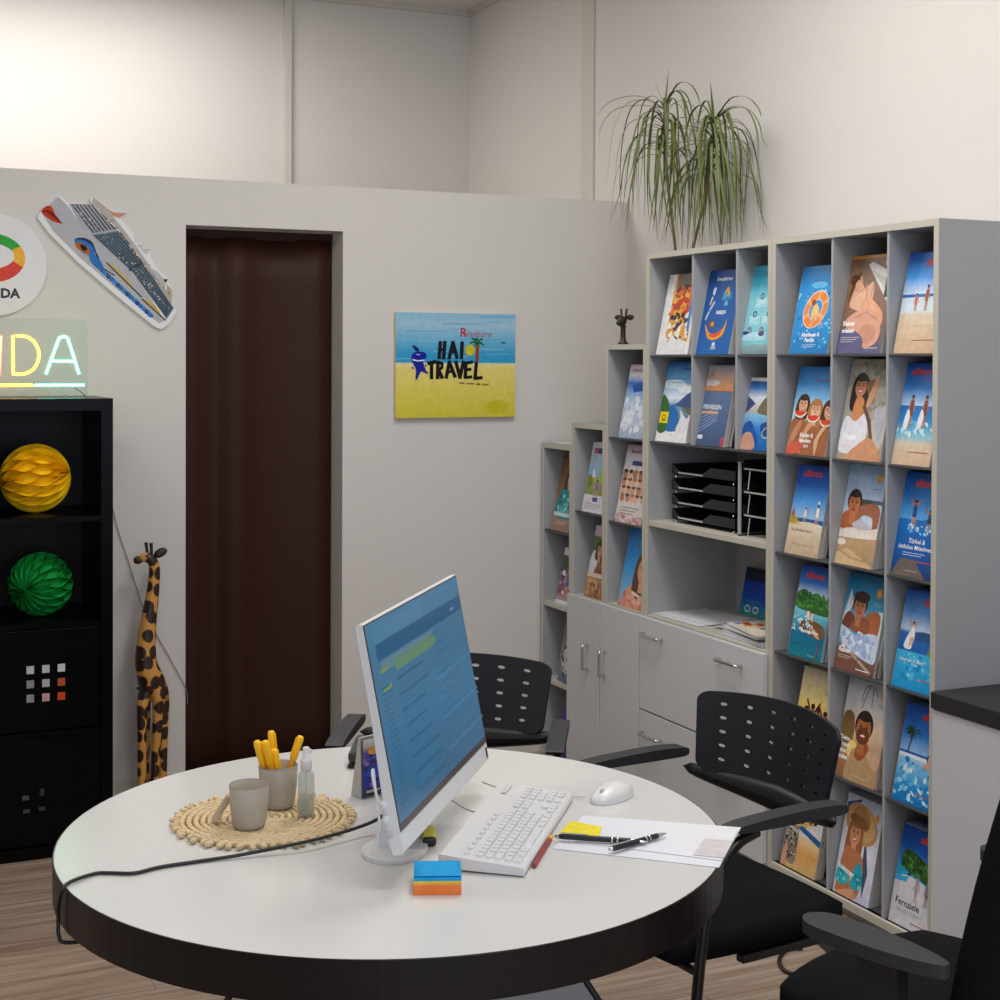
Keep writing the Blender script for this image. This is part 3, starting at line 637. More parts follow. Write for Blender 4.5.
@cover
def fjord(a):
    a.bg([(0, '#f1f1f2'), (.14, '#f1f1f2')]); a.bg([(.14, '#3a5a30'), (.46, '#7aa4c4'), (.55, '#e4eef6'), (.75, '#6fb2e6'), (1, '#0f72cc')]); a.ell(.3, .72, .4, .06, '#d9e9f5'); a.ell(.75, .66, .3, .05, '#e9f2f8')
    a.poly([(.4, .46), (.55, .5), (.78, .6), (1, .66), (1, .42), (.6, .44)], '#41548a'); a.blob([(0, .14), (0, .56), (.16, .54), (.3, .44), (.42, .38), (.3, .14)], '#356a2c'); a.blob([(.3, .14), (.34, .3), (.3, .44), (.44, .46), (.62, .34), (.66, .2), (.6, .14)], '#1f6fbc')
    a.blob([(.62, .14), (.7, .3), (.66, .4), (.9, .3), (1, .38), (1, .14)], '#e6e6ea'); a.poly([(.7, .42), (1, .44), (1, .34)], '#6f6a58'); a.rect(.02, .3, .23, .37, '#f5d800'); a.ring(.16, .3, .05, .03, .02, '#6a5a00'); tiny(a, .08, .26, .16, '#7a6a00', 1, .01)
    a.text('Norwegen', .52, .9, .055, '#0d3f78', .02, wmax=.35); tiny(a, .2, .79, .55, '#2f6fae', 1, .01); tiny(a, .2, .74, .6, '#2f6fae', 1, .008); tiny(a, .45, .09, .1, '#8a8a8a', 1)
@cover
def plane_wing(a):
    a.bg([(0, '#41597f'), (.3, '#4f6a96'), (.66, '#5f789e'), (.68, '#7a6a78')]); a.bg([(.68, '#e0904c'), (.8, '#e2b088'), (1, '#aab2cc')]); a.ell(.2, .78, .3, .04, '#e6e0e4'); a.ring(.2, .9, .05, .035, .015, '#7a6a78')
    for i in range(6): a.line([(.0, .16+i*.045), (.6, .32+i*.03)], .02, '#8fa4c4')
    a.text('FERNREISEN', .04, .455, .075, '#e9edf4', .02, wmax=.88); a.rect(.02, .62, .395, .425, '#e2b47c'); a.rect(.02, .2, .08, .13, '#e4e6ee'); a.rect(.88, 1, .0, .12, '#b54a60')
@cover
def coast_bay(a):
    a.bg([(0, '#0f62b4'), (.3, '#1f86d8'), (.5, '#8fd0f0')]); a.bg([(.5, '#b5b6ae'), (.6, '#cfd2d4'), (.72, '#e4ecf2'), (.86, '#2f80d0'), (.96, '#0d50a8')]); a.rect(0, 1, .95, 1, '#e6ecf2')
    a.blob([(.4, .56), (.6, .72), (.85, .78), (1, .7), (1, .5), (.5, .5)], '#7a7058'); a.poly([(0, .5), (.3, .64), (0, .74)], '#3a4f82'); a.blob([(0, .3), (.2, .4), (.4, .3), (.6, .12), (.4, .0), (0, .0)], '#1558a8'); a.blob([(0, 0), (.04, .2), (.3, .24), (.5, .08), (.4, 0)], '#cf9f86'); a.blob([(.6, .36), (1, .4), (1, .24), (.7, .22)], '#0e4c9e'); a.ring(.84, .25, .15, .07, .02, '#c9d49a', rot=.1)
@cover
def ice_ship(a):
    a.bg([(0, '#9fb0cc'), (.4, '#cfdcea'), (.6, '#8fb0dc'), (.75, '#2f6cc4'), (.85, '#d8dce8'), (1, '#c9b8c4')]); sparkle(a, 24, 0, 1, .1, .55, ['#e9f0f6', '#b5c6de', '#dfe8f2'], .2, 71); a.poly([(.2, .72), (.8, .78), (.9, .66), (.3, .62)], '#1f50a4'); a.rect(.1, .6, .9, .94, '#b58a9a')
@cover
def many_faces(a):
    a.bg([(0, '#ddd3d3'), (.6, '#e6d8d2'), (.8, '#dfe0e6'), (1, '#d9c4d0')]); g = random.Random(5)
    for j in range(4):
        for i in range(5): a.ell(.12+i*.19+g.uniform(-.03, .03), .32+j*.1, .085, .055, g.choice(['#c98f70', '#e0b498', '#b87a5c', '#d8a484'])); a.ell(.12+i*.19, .36+j*.1, .08, .025, g.choice(['#6a4028', '#3a241c', '#a87a44']))
    a.rect(.3, .75, .74, .8, '#2a3f8a'); a.text('Menschen', .2, .9, .06, '#b03a72', .02); tiny(a, .15, .2, .7, '#8aa08a', 3, .012, .04); sparkle(a, 12, 0, 1, .02, .1, ['#c98f8f', '#e4b8a8'], .1, 8)
@cover
def blue_dream(a):
    a.bg([(0, '#c98a72'), (.2, '#6fb4dc'), (.5, '#2f96dc'), (1, '#1180d0')]); a.blob([(.2, .0), (.3, .24), (.6, .3), (1, .3), (1, 0)], '#dd9a78'); face(a, .8, .5, .24, '#dba07c', '#5a3424', .62, long=2.2); a.line([(.5, .2), (1, .14)], .06, '#f0d8c8'); sparkle(a, 10, .2, .9, .02, .2, ['#e8b49a', '#cf7f6a'], .14, 3)
@cover
def green_family(a):
    a.bg([(0, '#e4e4e6'), (.24, '#e4e4e6'), (.26, '#8a9a4a'), (.5, '#a8b06a'), (.52, '#8fb4d4'), (.82, '#b5cfe2'), (.84, '#dfe0e6'), (1, '#dcdce4')]); a.rect(.12, .8, .84, .92, '#2f4a9a'); a.rect(.1, .28, .84, .92, '#c05a5a'); a.poly([(.5, .44), (.6, .82), (.76, .82), (.7, .44)], '#9fd02c'); a.poly([(.2, .5), (.24, .64), (.36, .5)], '#e9eef2')
    figure(a, .5, .24, .22, '#c99a7c', '#8a7ab0', w=.13); figure(a, .85, .26, .2, '#c99a7c', '#7a7a94', w=.12); a.blob([(.05, .5), (.2, .52), (.28, .4), (.1, .34)], '#7a8a2c'); a.rect(.4, .62, .16, .22, '#4a4a9a'); tiny(a, .1, .12, .8, '#a8a8b0', 3, .012, .03)
@cover
def embrace(a):
    a.bg([(0, '#a8744c'), (.3, '#c09468'), (.36, '#7a5a40'), (.7, '#4a6a34'), (.85, '#5a8a3c'), (.86, '#d9c4d4'), (1, '#dfd0dc')]); a.text('Liebe', .3, .9, .06, '#b04a8a', .02); a.blob([(.0, .3), (.06, .62), (.3, .62), (.36, .36)], '#d9dae0'); face(a, .42, .66, .15, '#cf9270', '#4a2a1c', .6, long=1.4); face(a, .74, .6, .17, '#d9a07c', '#6a3f26', .6, long=2.2); a.blob([(.3, .3), (.5, .5), (1, .5), (1, .28)], '#8a5a3c'); a.rect(0, 1, .28, .34, '#e6d2bc'); a.text('Urlaub', .1, .2, .07, '#e9c8a0', .02)
    sparkle(a, 14, .1, .9, .02, .22, ['#8a5430', '#d9a878', '#b57a4c'], .12, 6)
@cover
def teal_dress(a):
    a.bg([(0, '#9a7a6c'), (.24, '#b08c78'), (.5, '#8a6a4c'), (1, '#6a4526')]); face(a, .62, .68, .21, '#e0b090', '#3a2016', .62, long=2.2); a.blob([(.1, .2), (.16, .5), (.4, .56), (.8, .5), (.95, .2)], '#1f8f98'); sparkle(a, 16, .2, .85, .24, .48, ['#5fc4cc', '#0f6a74', '#9fe0e0'], .12, 4); a.rect(.06, .95, .2, .25, '#cfe6e8'); tiny(a, .2, .12, .5, '#e4d8cc', 2)
@cover
def city_people(a):
    a.bg([(0, '#cfc4c8'), (.2, '#8a5a6a'), (.5, '#4a6a9a'), (.7, '#3a4a2c'), (.86, '#4a5a3a'), (.87, '#dcdce0'), (1, '#dcdce0')]); sparkle(a, 30, .05, .95, .18, .6, ['#c04a5a', '#e0b0a0', '#2a3a6a', '#f0e6e0', '#7a3a4a'], .16, 14); a.rect(0, 1, .0, .07, '#e9e9ec'); figure(a, .5, .15, .5, '#cf9a80', '#5a6ab0', w=.22)
@cover
def grey_mag(a):
    a.bg([(0, '#5a6a7a'), (.4, '#8a929a'), (1, '#3a3c40')]); a.blob([(.2, .2), (.4, .8), (.7, .7), (.8, .2)], '#c9ccd0'); sparkle(a, 14, .1, .9, .1, .9, ['#2a2c30', '#a8b0b8'], .14, 2)
@cover
def purple_mag(a):
    a.bg([(0, '#2a1f9a'), (.6, '#3a2ab4'), (1, '#241a6a')]); a.text('Hotel', .2, .7, .1, '#e0dcf4', .02)
@cover
def blue_stand(a):
    a.bg([(0, '#3aa0a8'), (.2, '#1f7fc0'), (.35, '#0f52b8'), (.7, '#1446c0'), (.75, '#0a2440'), (1, '#0c2a3a')]); a.ring(.3, .14, .1, .06, .04, '#d8f0e8'); a.ring(.62, .14, .1, .06, .04, '#d8f0e8'); tiny(a, .2, .32, .6, '#3ab0d8', 2)

LEAN = R(11.5)
_bm = {}
def brochure(key, desc, ya, yb, z, h, where, n=3, gap=.0022, thick=.0095, xoff=0, grp=None, back=True, lean=LEAN):
    """upright catalogue leaning back in a slot; its copies lean behind it.  ya = far edge, yb = near edge (in y)"""
    w = ya-yb
    mb = MB(); T = thick
    mb.box(0, w, .0004, T-.0004, .001, h-.001, 1)                  # page block
    mb.box(0, w, 0, .0004, 0, h, 0, '#f0f0f0'); mb.box(0, w, T-.0004, T, 0, h, 0, '#d8dade'); mb.box(-.0006, 0, 0, T, 0, h, 0, '#d8dade')
    a = Art(mb, w, h, 0, 0); CV[key](a)
    x = XF+.012+xoff
    o = mb.build('catalogue', [M_print, M_page], loc=(x, ya, z), rot=(-lean, 0, -PI/2))
    tag(o, desc + ', ' + where, 'brochure', grp)
    words = ['directly behind', 'second behind', 'third behind', 'last behind']
    for k in range(n):
        c = o.copy(); C.objects.link(c)
        g = random.Random(int(ya*1e4)+int(z*1e3)*7+k)
        c.location = (x+(k+1)*(T+gap)/math.cos(lean), ya-g.uniform(-.002, .006), z)
        tag(c, 'copy ' + words[k] + ' the ' + desc, 'brochure', grp)
    return o
G1 = 'travel catalogues in the tall three-column shelf'
rows = {
 1: [('ring_float', 'bright blue catalogue with an orange swim ring', 3.805, 3.615, .272), ('sunbather', 'brown catalogue with a reclining sunbather', 3.572, 3.372, .29), ('beach_run', 'catalogue with three people running on sand', 3.316, 3.142, .283)],
 2: [('melon_girls', 'catalogue with three girls eating melon', 3.815, 3.622, .272), ('stone_woman', 'catalogue with a dark-haired woman in white before stone', 3.566, 3.37, .295), ('sea_couple', 'blue catalogue with two bathers at the shore', 3.321, 3.165, .285)],
 3: [('dune_walk', 'deep blue catalogue with walkers on a pale dune', 3.82, 3.655, .275), ('dozing_man', 'sand-coloured catalogue with a man dozing on his arm', 3.572, 3.402, .295), ('jumpers', 'blue catalogue with two people jumping into the sea', 3.322, 3.145, .288)],
 4: [('boat_bay', 'teal catalogue with a green hill and a jetty', 3.80, 3.633, .275), ('blue_shirt', 'catalogue with a reclining person in a pale blue shirt', 3.568, 3.392, .283), ('white_dress', 'turquoise catalogue with a woman in a white dress', 3.312, 3.142, .27)],
 5: [('sunset_friends', 'yellow catalogue with friends at sunset', 3.785, 3.61, .28), ('selfie_man', 'pale catalogue with a smiling man in a tan top', 3.566, 3.378, .292), ('palm_pool', 'blue catalogue with one palm and a pool', 3.306, 3.142, .268)],
 6: [('boho_bag', 'catalogue with a patterned bag and sunglasses', 3.828, 3.655, .268), ('straw_hat', 'catalogue with a woman in straw hat and turquoise bikini', 3.567, 3.404, .29), ('fernziele', 'white catalogue lettered Fernziele with palms', 3.316, 3.142, .27)]}
rn = ['top', 'second', 'third', 'fourth', 'fifth', 'bottom']; cn = ['far', 'middle', 'near']
for r, l in rows.items():
    for ci, (k, d, ya, yb, h) in enumerate(l):
        brochure(k, d, ya, yb, RB[r-1]+.0012, h, '%s row, %s column' % (rn[r-1], cn[ci]), n=3 if ci else 2, grp=G1)
G2 = 'travel catalogues above the letter trays'
for k, d, ya, yb, z, h, wh, n in (
  ('cycle_race', 'white catalogue with an orange racing photo', 4.60, 4.39, 1.621, .288, 'top row of the cabinet', 2),
  ('deep_blue', 'deep blue catalogue with an orange smile shape', 4.337, 4.138, 1.621, .288, 'top row of the cabinet', 3),
  ('light_blue', 'light turquoise catalogue with small line drawings', 4.071, 3.902, 1.621, .29, 'top row of the cabinet', 1),
  ('fjord', 'catalogue with a fjord and a yellow square', 4.602, 4.40, 1.316, .285, 'second row of the cabinet', 2),
  ('plane_wing', 'grey blue catalogue with an evening sky over sea', 4.333, 4.166, 1.316, .275, 'second row of the cabinet', 2),
  ('coast_bay', 'blue catalogue with a cove and pale rocks', 4.070, 3.91, 1.316, .235, 'second row of the cabinet', 2)):
    brochure(k, d, ya, yb, z+.0012, h, wh, n=n, grp=G2)
G3 = 'travel catalogues in the narrow stepped towers'
for k, d, ya, yb, z, h, wh, n in (
  ('ice_ship', 'pale blue catalogue with ice and snow', 4.87, 4.69, 1.315, .275, 'top slot of the giraffe head tower', 2),
  ('many_faces', 'white catalogue covered with small faces', 4.895, 4.70, 1.002, .29, 'middle slot of the giraffe head tower', 2),
  ('blue_dream', 'sky blue catalogue with a woman in profile', 4.87, 4.69, .695, .288, 'lowest slot of the giraffe head tower', 2),
  ('green_family', 'catalogue with a family and a green slide', 5.16, 4.98, 1.015, .272, 'upper slot of the second narrow tower', 2),
  ('embrace', 'brown catalogue with an embracing couple', 5.135, 4.98, .69, .275, 'lower slot of the second narrow tower', 2),
  ('teal_dress', 'brown catalogue with a woman in a teal dress', 5.43, 5.25, .915, .30, 'upper slot of the corner tower', 2),
  ('city_people', 'small colourful catalogue with people in a street', 5.38, 5.24, .625, .225, 'second slot of the corner tower', 2),
  ('grey_mag', 'grey catalogue with a pale shape', 5.36, 5.24, .316, .27, 'third slot of the corner tower', 1),
  ('purple_mag', 'violet catalogue', 5.37, 5.25, .0, .27, 'foot of the corner tower', 1)):
    brochure(k, d, ya, yb, z+.0012, h, wh, n=n, grp=G3, lean=R(9) if k in ('grey_mag',) else LEAN)
# slanted plates that the catalogues lean on
def lean_plate(parent, y0, y1, z, h=.2, x=.085):
    ly0, ly1 = y0-parent.location.y, y1-parent.location.y
    t = math.tan(LEAN)
    mb = MB(); mb.extrude([(x, ly0, z), (x+.003, ly0, z), (x+.003+h*t, ly0, z+h), (x+h*t, ly0, z+h)], (0, ly1-ly0, 0))
    mb.build('backing_plate', M_lam, parent)
for z in RB: lean_plate(ru, 3.145, 3.85, z+.001)
for z in (1.62, 1.315): lean_plate(u2, 3.905, 4.62, z+.001)
for z in (1.315, 1.002, .695): lean_plate(n1, 4.67, 4.92, z+.001)
for z in (1.015, .69): lean_plate(n2, 4.97, 5.19, z+.001)
for z in (.915, .625): lean_plate(n3, 5.24, 5.46, z+.001)
# ------------------------------------------------------------------ things in and on the shelving
def tray(loc, w, d, label, group, dip=True, lift=.012):
    r = thing('letter_tray', label, 'letter tray', loc, -PI/2, group)      # x along the shelf towards the camera, y to the wall
    b = MB(); hh = .036
    b.box(0, w, 0, d, lift, lift+.003); b.box(0, .003, 0, d, lift, lift+hh); b.box(w-.003, w, 0, d, lift, lift+hh); b.box(0, w, d-.003, d, lift, lift+hh)
    if dip:
        b.extrude([(0, 0, lift), (w, 0, lift), (w, 0, lift+hh), (w*.62, 0, lift+hh), (w*.48, 0, lift+.010), (.05, 0, lift+.010), (.0, 0, lift+hh)], (0, .003, 0))
    else: b.box(0, w, 0, .003, lift, lift+.008)
    b.build('tray_shell', M_black, r)
    MB().box(.04 if dip else .004, w*.5 if dip else w-.004, -.0012, 0, lift+.004, lift+.0095).build('label_edge', M_silver, r)
    s = MB()
    for x in (.02, w-.02): s.tube([(x, .012, lift), (x, .004, .0)], .003, 6); s.tube([(x, d-.012, lift), (x, d-.008, .0)], .003, 6)
    s.build('tray_foot', M_chrome, r)
    return r
nm = ['lowest', 'second from below', 'third from below', 'topmost']
for k in range(4):
    tray((XF+.05, 4.545, 1.0335+.0525*k), .40, .25, 'black letter tray, %s of the four stacked left of the wire frame' % nm[k], 'black letter trays')
for k in range(3):
    tray((XF+.04, 4.085, 1.0335+.075*k), .175, .30, 'narrow black letter tray, %s of three beside the tall side panel' % ('lowest', 'middle', 'uppermost')[k], 'narrow black letter trays', False, .062)
t = thing('tray_frame', 'upright grey frame dividing the two stacks of letter trays', 'frame', (XF+.03, 4.098, 1.0335))
MB().box(0, .008, -.004, .004, 0, .24).build('upright', M_silver, t); MB().box(.0, .2, -.004, .004, 0, .005).build('foot', M_black, t); MB().box(.19, .198, -.004, .004, .0, .24).build('upright', M_silver, t)
def sheet(name, label, cat, loc, rz, w, d, m=None, th=.001, col=None, group=None, curl=0, art=None, tilt=0):
    mb = MB()
    def P(u, v, top): return (u*w, v*d, (th if top else 0)+curl*(abs(u-.5)*2)**2*(1 if u > .5 else .2))
    n = 8 if curl else 1
    mb.grid(lambda u, v: P(u, v, 1), n, 1, 0, col); mb.grid(lambda u, v: P(1-u, v, 0), n, 1, 0, col)
    for v in (0, 1):
        vs = [P(i/n, v, q) for i in range(n+1) for q in (0, 1)]
        mb.add(vs, [(2*i, 2*i+2, 2*i+3, 2*i+1) for i in range(n)], 0, col)
    for u in (0, 1): mb.add([P(u, 0, 0), P(u, 1, 0), P(u, 1, 1), P(u, 0, 1)], [(0, 1, 2, 3)], 0, col)
    if art: art(mb)
    o = mb.build(name, m or M_paper, loc=loc, rot=(0, tilt, rz))
    return tag(o, label, cat, group)
class TopArt(Art):      # art lying flat, facing up
    def put(s, poly, col):
        if s.cl: poly = clip([(p[0], p[1]) for p in poly])
        if len(poly) < 3: return
        if sum(poly[i-1][0]*poly[i][1]-poly[i][0]*poly[i-1][1] for i in range(len(poly))) < 0: poly = poly[::-1]
        s.mb.add([(p[0]*s.w, p[1]*s.h, s.y+s.n*s.step) for p in poly], [list(range(len(poly)))], s.mi, col)
g = 'papers on the cabinet counter'
for k, (y, x, rz, lab) in enumerate(((4.655, 2.72, -88, 'white sheet at the far end of the cabinet counter, lowest of two'), (4.645, 2.735, -83, 'white sheet at the far end of the cabinet counter, upper of two'))):
    sheet('paper_sheet', lab, 'paper', (x, y-.02, .6985+.0022*k), R(rz), .297, .21, th=.0012, col='#e6e6e8', group=g)
sheet('plastic_sleeve', 'creased clear plastic sleeve lying between white sheets and magazines', 'plastic sleeve', (2.76, 4.29, .7005), R(-70), .25, .22, M_film, th=.0008, curl=.02)
for k, (y, x, rz) in enumerate(((4.185, 2.722, -93), (4.19, 2.73, -96), (4.18, 2.735, -90))):
    sheet('magazine', 'pale magazine %s in the pile beside the tall side panel' % ('lowest', 'second', 'third')[k], 'magazine', (x, y, .6985+.0075*k), R(rz), .26, .2, M_print, th=.0068, col=('#d4d4da', '#c6c7cf', '#dcdce2')[k], group='magazines on the cabinet counter')
def magpic(mb, k):
    a = TopArt(mb, .25, .2, .0062, 0, .00005); a.rect(0, 1, 0, 1, ('#cfd3d8', '#e0d8c4')[k]); sparkle(a, 12, .1, .9, .1, .9, [('#3a6aa8', '#c04a3a', '#e9e4da'), ('#e6952c', '#b5502a', '#3a7ab0', '#f0e6cc', '#d9c29a')][k], .22, 3+k)
for k, (y, x, rz, lab) in enumerate(((4.195, 2.735, -98, 'grey-blue magazine second from the top of the counter pile'), (4.18, 2.742, -102, 'orange and cream magazine on top of the counter pile'))):
    sheet('magazine', lab, 'magazine', (x, y, .7215+.0105*k), R(rz), .25, .2, M_print, th=.006, col='#e6e4e0', group='magazines on the cabinet counter', art=(lambda mb, k=k: magpic(mb, k)))
brochure('blue_stand', 'deep blue leaflet', 4.515, 4.36, .6985, .17, 'standing at the back of the cabinet counter', n=0, xoff=.30, grp=None)
sheet('paper_sheet', 'white sheet lying on top of the lowest corner tower', 'paper', (2.72, 5.44, 1.2655), R(-88), .2, .15, th=.002, col='#f0f0ee')
# tiny giraffe head figurine on the first narrow tower
p = at(623, 344, X=2.745)
t = thing('giraffe_figurine', 'tiny dark giraffe head figurine on top of a narrow tower', 'figurine', (2.745, p.y, 1.6605), R(35))
t.scale = (1.2, 1.2, 1.15)
mb = MB(); mb.lathe([(.0, 0), (.016, 0), (.018, .004), (.012, .008), (.009, .02), (.008, .05), (.010, .062)], 14)
mb.ell((-.008, 0, .075), (.023, .014, .016), rot=Matrix.Rotation(R(-24), 3, 'Y')); mb.ell((-.026, 0, .069), (.013, .010, .010))
mb.build('head_and_neck', M_mini, t)
for s in (-1, 1):
    MB().ell((.008, (.020*s), .088), (.004, .014, .009)).build('ear', M_mini, t)
    MB().tube([(.004, .006*s, .085), (.005, .010*s, .116)], [.0028, .0035], 8).build('horn', M_mini, t)
# potted dragon tree on the cabinet
def arcleaf(mb, o, az, reach, rise, drop, w, rnd, still=False):
    """leaf that rises a little, arches over and hangs down; reach, rise and drop in metres"""
    pts = []; tw = rnd.uniform(-.55, .55) if drop < .5 and not still else 0
    if drop < 0: ctl = [(0, 0), (reach*.25, rise*.6), (reach*.6, rise*1.1), (reach, rise*1.1-drop*.5)]
    else: ctl = [(0, 0), (reach*.35, rise*.8), (reach*.72, rise*.72-drop*.06), (reach*.93, rise*.3-drop*.33), (reach, -drop*.68), (reach*rnd.uniform(.92, 1.2), -drop)]
    C_ = crom([(a, 0, b) for a, b in ctl], 4, False)
    for i_, q in enumerate(C_):
        a_ = az+tw*(i_/len(C_))**1.5; p = Vector((o[0]+math.cos(a_)*q.x, o[1]+math.sin(a_)*q.x, o[2]+q.z)); p.x = min(p.x, XW-.012-base.x)
        if p.x+base.x > 2.69 and p.y+base.y < 4.66: p.z = max(p.z, 1.99-base.z)
        pts.append(p)
    ca, sa = math.cos(az), math.sin(az)
    n = len(pts)-1; vs = []; side = Vector((-sa, ca, 0))
    for i, q in enumerate(pts):
        tt = (pts[min(i+1, n)]-pts[max(i-1, 0)]).normalized()
        ww = w*min(1, .5+i/n*2.4)*max(.03, 1-(i/n)**2.4); u = side.cross(tt)*ww*.3
        vs += [q-side*ww+u, q, q+side*ww+u]
    mb.add(vs, [f for i in range(n) for f in ((3*i, 3*i+1, 3*i+4, 3*i+3), (3*i+1, 3*i+2, 3*i+5, 3*i+4))], 0, None, True)
base = Vector((2.955, 4.822, 1.661))
t = thing('dragon_tree', 'two-headed dragon tree with drooping grassy leaves standing behind the tall cabinet top', 'plant', base)
MB().lathe([(0, 0), (.072, 0), (.094, .16), (.100, .162), (.100, .178), (.090, .178), (.084, .15), (0, .15)], 28).build('plant_pot', M_pot, t)
g = random.Random(11)
for hd, nl in ((Vector((2.93, 4.915, 2.525)), 58), (Vector((2.93, 4.575, 2.425)), 70)):
    h = hd-base
    sy = .03 if h.y > 0 else -.03; st = crom([(0, sy, .14), (h.x*.2, sy+(h.y-sy)*.15, h.z*.4), (h.x*.8, sy+(h.y-sy)*.75, h.z*.72), tuple(h)], 5, False)
    MB().tube(st, [.0065-.002*i/(len(st)-1) for i in range(len(st))], 8).build('stem', M_stem, t)
    mb = MB()
    for i in range(nl):
        f = i/nl; o = h+Vector((0, 0, .04-.20*f)); az = i*2.399+g.uniform(-.3, .3)
        arcleaf(mb, o, az, g.uniform(.06, .21), g.uniform(.01, .07)*(1.2-f), g.uniform(.26, .44)*(1.06-.25*f), .0052, g)
    ex = ((2.55, .25, .06, .02), (2.5, .25, .02, .14), (2.75, .21, .04, .30), (-PI*.45, .20, .10, .01), (.3, .02, .08, -.13), (2.5, .04, .06, -.10), (-PI*.55, .22, .06, .20), (PI*.45, .16, .05, .36)) if h.y > 0 else ((-1.4, .24, .09, .01), (-1.2, .21, .05, .12), (-PI*.46, .24, .05, .16), (PI*.52, .10, .10, .02), (.3, -.02, .08, -.12), (-2.3, .07, .07, -.07), (PI/2, .20, .09, .10), (-PI*.55, .19, .04, .38))
    for az, rc, ri, dr in ex: arcleaf(mb, h+Vector((0, 0, .03)), az, rc, ri, dr, .0052, g, True)
    mb.build('foliage', M_leaf, t)

# ------------------------------------------------------------------ sideboard nearest the shelf
t = thing('sideboard', 'low pale sideboard with dark worktop against the end of the tall brochure shelf', 'sideboard', (2.69, 3.112, 0))
MB().box(.012, .39, -1.45, 0, .02, .686).build('cabinet_body', M_front, t, bevel=.002)
for i in range(2): MB().box(-.006, .010, -1.45+.727*i, -1.45+.723*(i+1)+.002, .03, .684).build('door', M_front, t, bevel=.0015)
MB().box(-.012, .395, -1.46, 0, .687, .731).build('worktop', M_worktop, t, bevel=.002)

# ------------------------------------------------------------------ black cube shelf with paper balls and neon sign
KX1, KY0, KZ = .883, 4.94, 1.47
t = thing('cube_shelf', 'black glossy cube shelf carrying the neon sign and honeycomb balls', 'shelf', (KX1, KY0, 0))
KW = .77; D = .385
MB().box(-.038, 0, 0, D, 0, KZ).box(-KW, -KW+.038, 0, D, 0, KZ).build('side_panel', M_gloss, t, bevel=.001)
MB().box(-KW, 0, -.0005, D, KZ-.04, KZ+.0005).build('top_panel', M_gloss, t, bevel=.001)
MB().box(-KW+.038, -.038, 0, D, 0, .04).build('bottom_panel', M_gloss, t)
kz = [1.083, .745, .397]
for z in kz: MB().box(-KW+.038, -.038, .003, D, z-.009, z+.009).build('shelf_board', M_gloss, t)
MB().box(-KW/2-.009, -KW/2+.009, .003, D-.005, .04, KZ-.04).build('divider', M_gloss, t)
MB().box(-KW+.038, -.038, D-.004, D, .04, KZ-.04).build('back_panel', M_glossin, t)
for (z0, z1, kind) in ((.408, .734, 0), (.042, .386, 1)):
    for xa in (-.375, -KW+.04):
        d = MB().box(xa, xa+.335, .006, .020, z0+.002, z1-.002).build('door', M_gloss, t, bevel=.001)
        if xa == -.375:
            L_ = [(-.258+i*.048, .607-j*.0455, .0115, .0125, c) for j, rw in enumerate((['#bdbdba', '#b9b9b6', '#c8c8c4'], ['#858582', '#a9a5a2', '#b44e28'], ['#95918d', '#c99a9a', '#cc3c1a'])) for i, c in enumerate(rw)] if kind == 0 else [(-.272, .20, .010, .007, '#4e4e4c'), (-.222, .213, .007, .011, '#2b2b2b'), (-.270, .157, .010, .006, '#383838'), (-.222, .160, .010, .006, '#343634')]
            for (x, z, hx, hz_, c) in L_: MB().box(x-hx, x+hx, .0052, .0062, z-hz_, z+hz_, 0, c).build('square_inlay', M_print, d)
def honeyball(name, label, c, r, col, axis, roll=0, K=34, core=.80):
    mb = MB(); ax = Vector(axis).normalized(); q = ax.to_track_quat('Z', 'Y').to_matrix() @ Matrix.Rotation(roll, 3, 'Z')
    n = 24; ring = 3; glue = 6
    for k in range(K):
        sg = 1 if k % 2 else -1; vs = []
        for i in range(n+1):
            t_ = PI*i/n; ph = 2*PI*k/K+sg*(PI/K)*.93*math.cos(glue*t_)
            for j in range(ring):
                rr = r*(.62+.38*j/(ring-1)); ss = math.sin(t_)
                vs.append(q @ Vector((rr*ss*math.cos(ph), rr*ss*math.sin(ph), r*(.80+.2*j/(ring-1))*math.cos(t_))))
        mb.add(vs, [(i*ring+j, i*ring+j+1, (i+1)*ring+j+1, (i+1)*ring+j) for i in range(n) for j in range(ring-1)], 0, None, True)
    mb.ell((0, 0, 0), (r*core, r*core, r*core), 32, 20, rot=q)
    o = mb.build(name, mat(name+'_'+label.split()[0], col, .75, spec=.2), loc=c)
    return tag(o, label, 'paper ball', 'honeycomb paper balls')
honeyball('honeycomb_ball', 'yellow honeycomb paper ball in the upper shelf compartment', (.661, 5.10, 1.0925+.114), .113, (246, 196, 10), (.95, -.35, .18), .2)
honeyball('honeycomb_ball', 'green honeycomb paper ball in the compartment below the yellow one', (.676, 5.09, .7545+.105), .104, (16, 150, 60), (-.55, -.8, -.05), .1)
# neon sign on the shelf: tubes in front of a clear acrylic sheet
NY = 5.12
t = thing('neon_sign', 'glowing neon lettering on clear acrylic on top of the black shelf', 'neon sign', (KX1, NY, KZ+.001))
lx = lambda px, py: (lambda p: (p.x-KX1, 0, p.z-KZ-.001))(at(px, py, Y=NY))
MB().box(-.63, lx(88, 350)[0], .008, .012, 0, lx(60, 319)[2]).build('acrylic_panel', M_acry, t, bevel=.0006)
def neon(pts, m, closed=False, smooth=True, r=.0040):
    P = [lx(*q) for q in pts]
    if smooth: P = crom(P, 6, closed)
    if closed: P = P+[P[0]]
    return MB().tube(P, r, 8).build('neon_tube', m, t)
E_red = emit('neon_red', (255, 80, 60), 14); E_yel = emit('neon_yellow', (255, 190, 40), 14); E_mint = emit('neon_mint', (80, 255, 195), 13)
neon([(-22, 375), (-22, 336), (0, 374), (1, 336)], E_red, smooth=False)
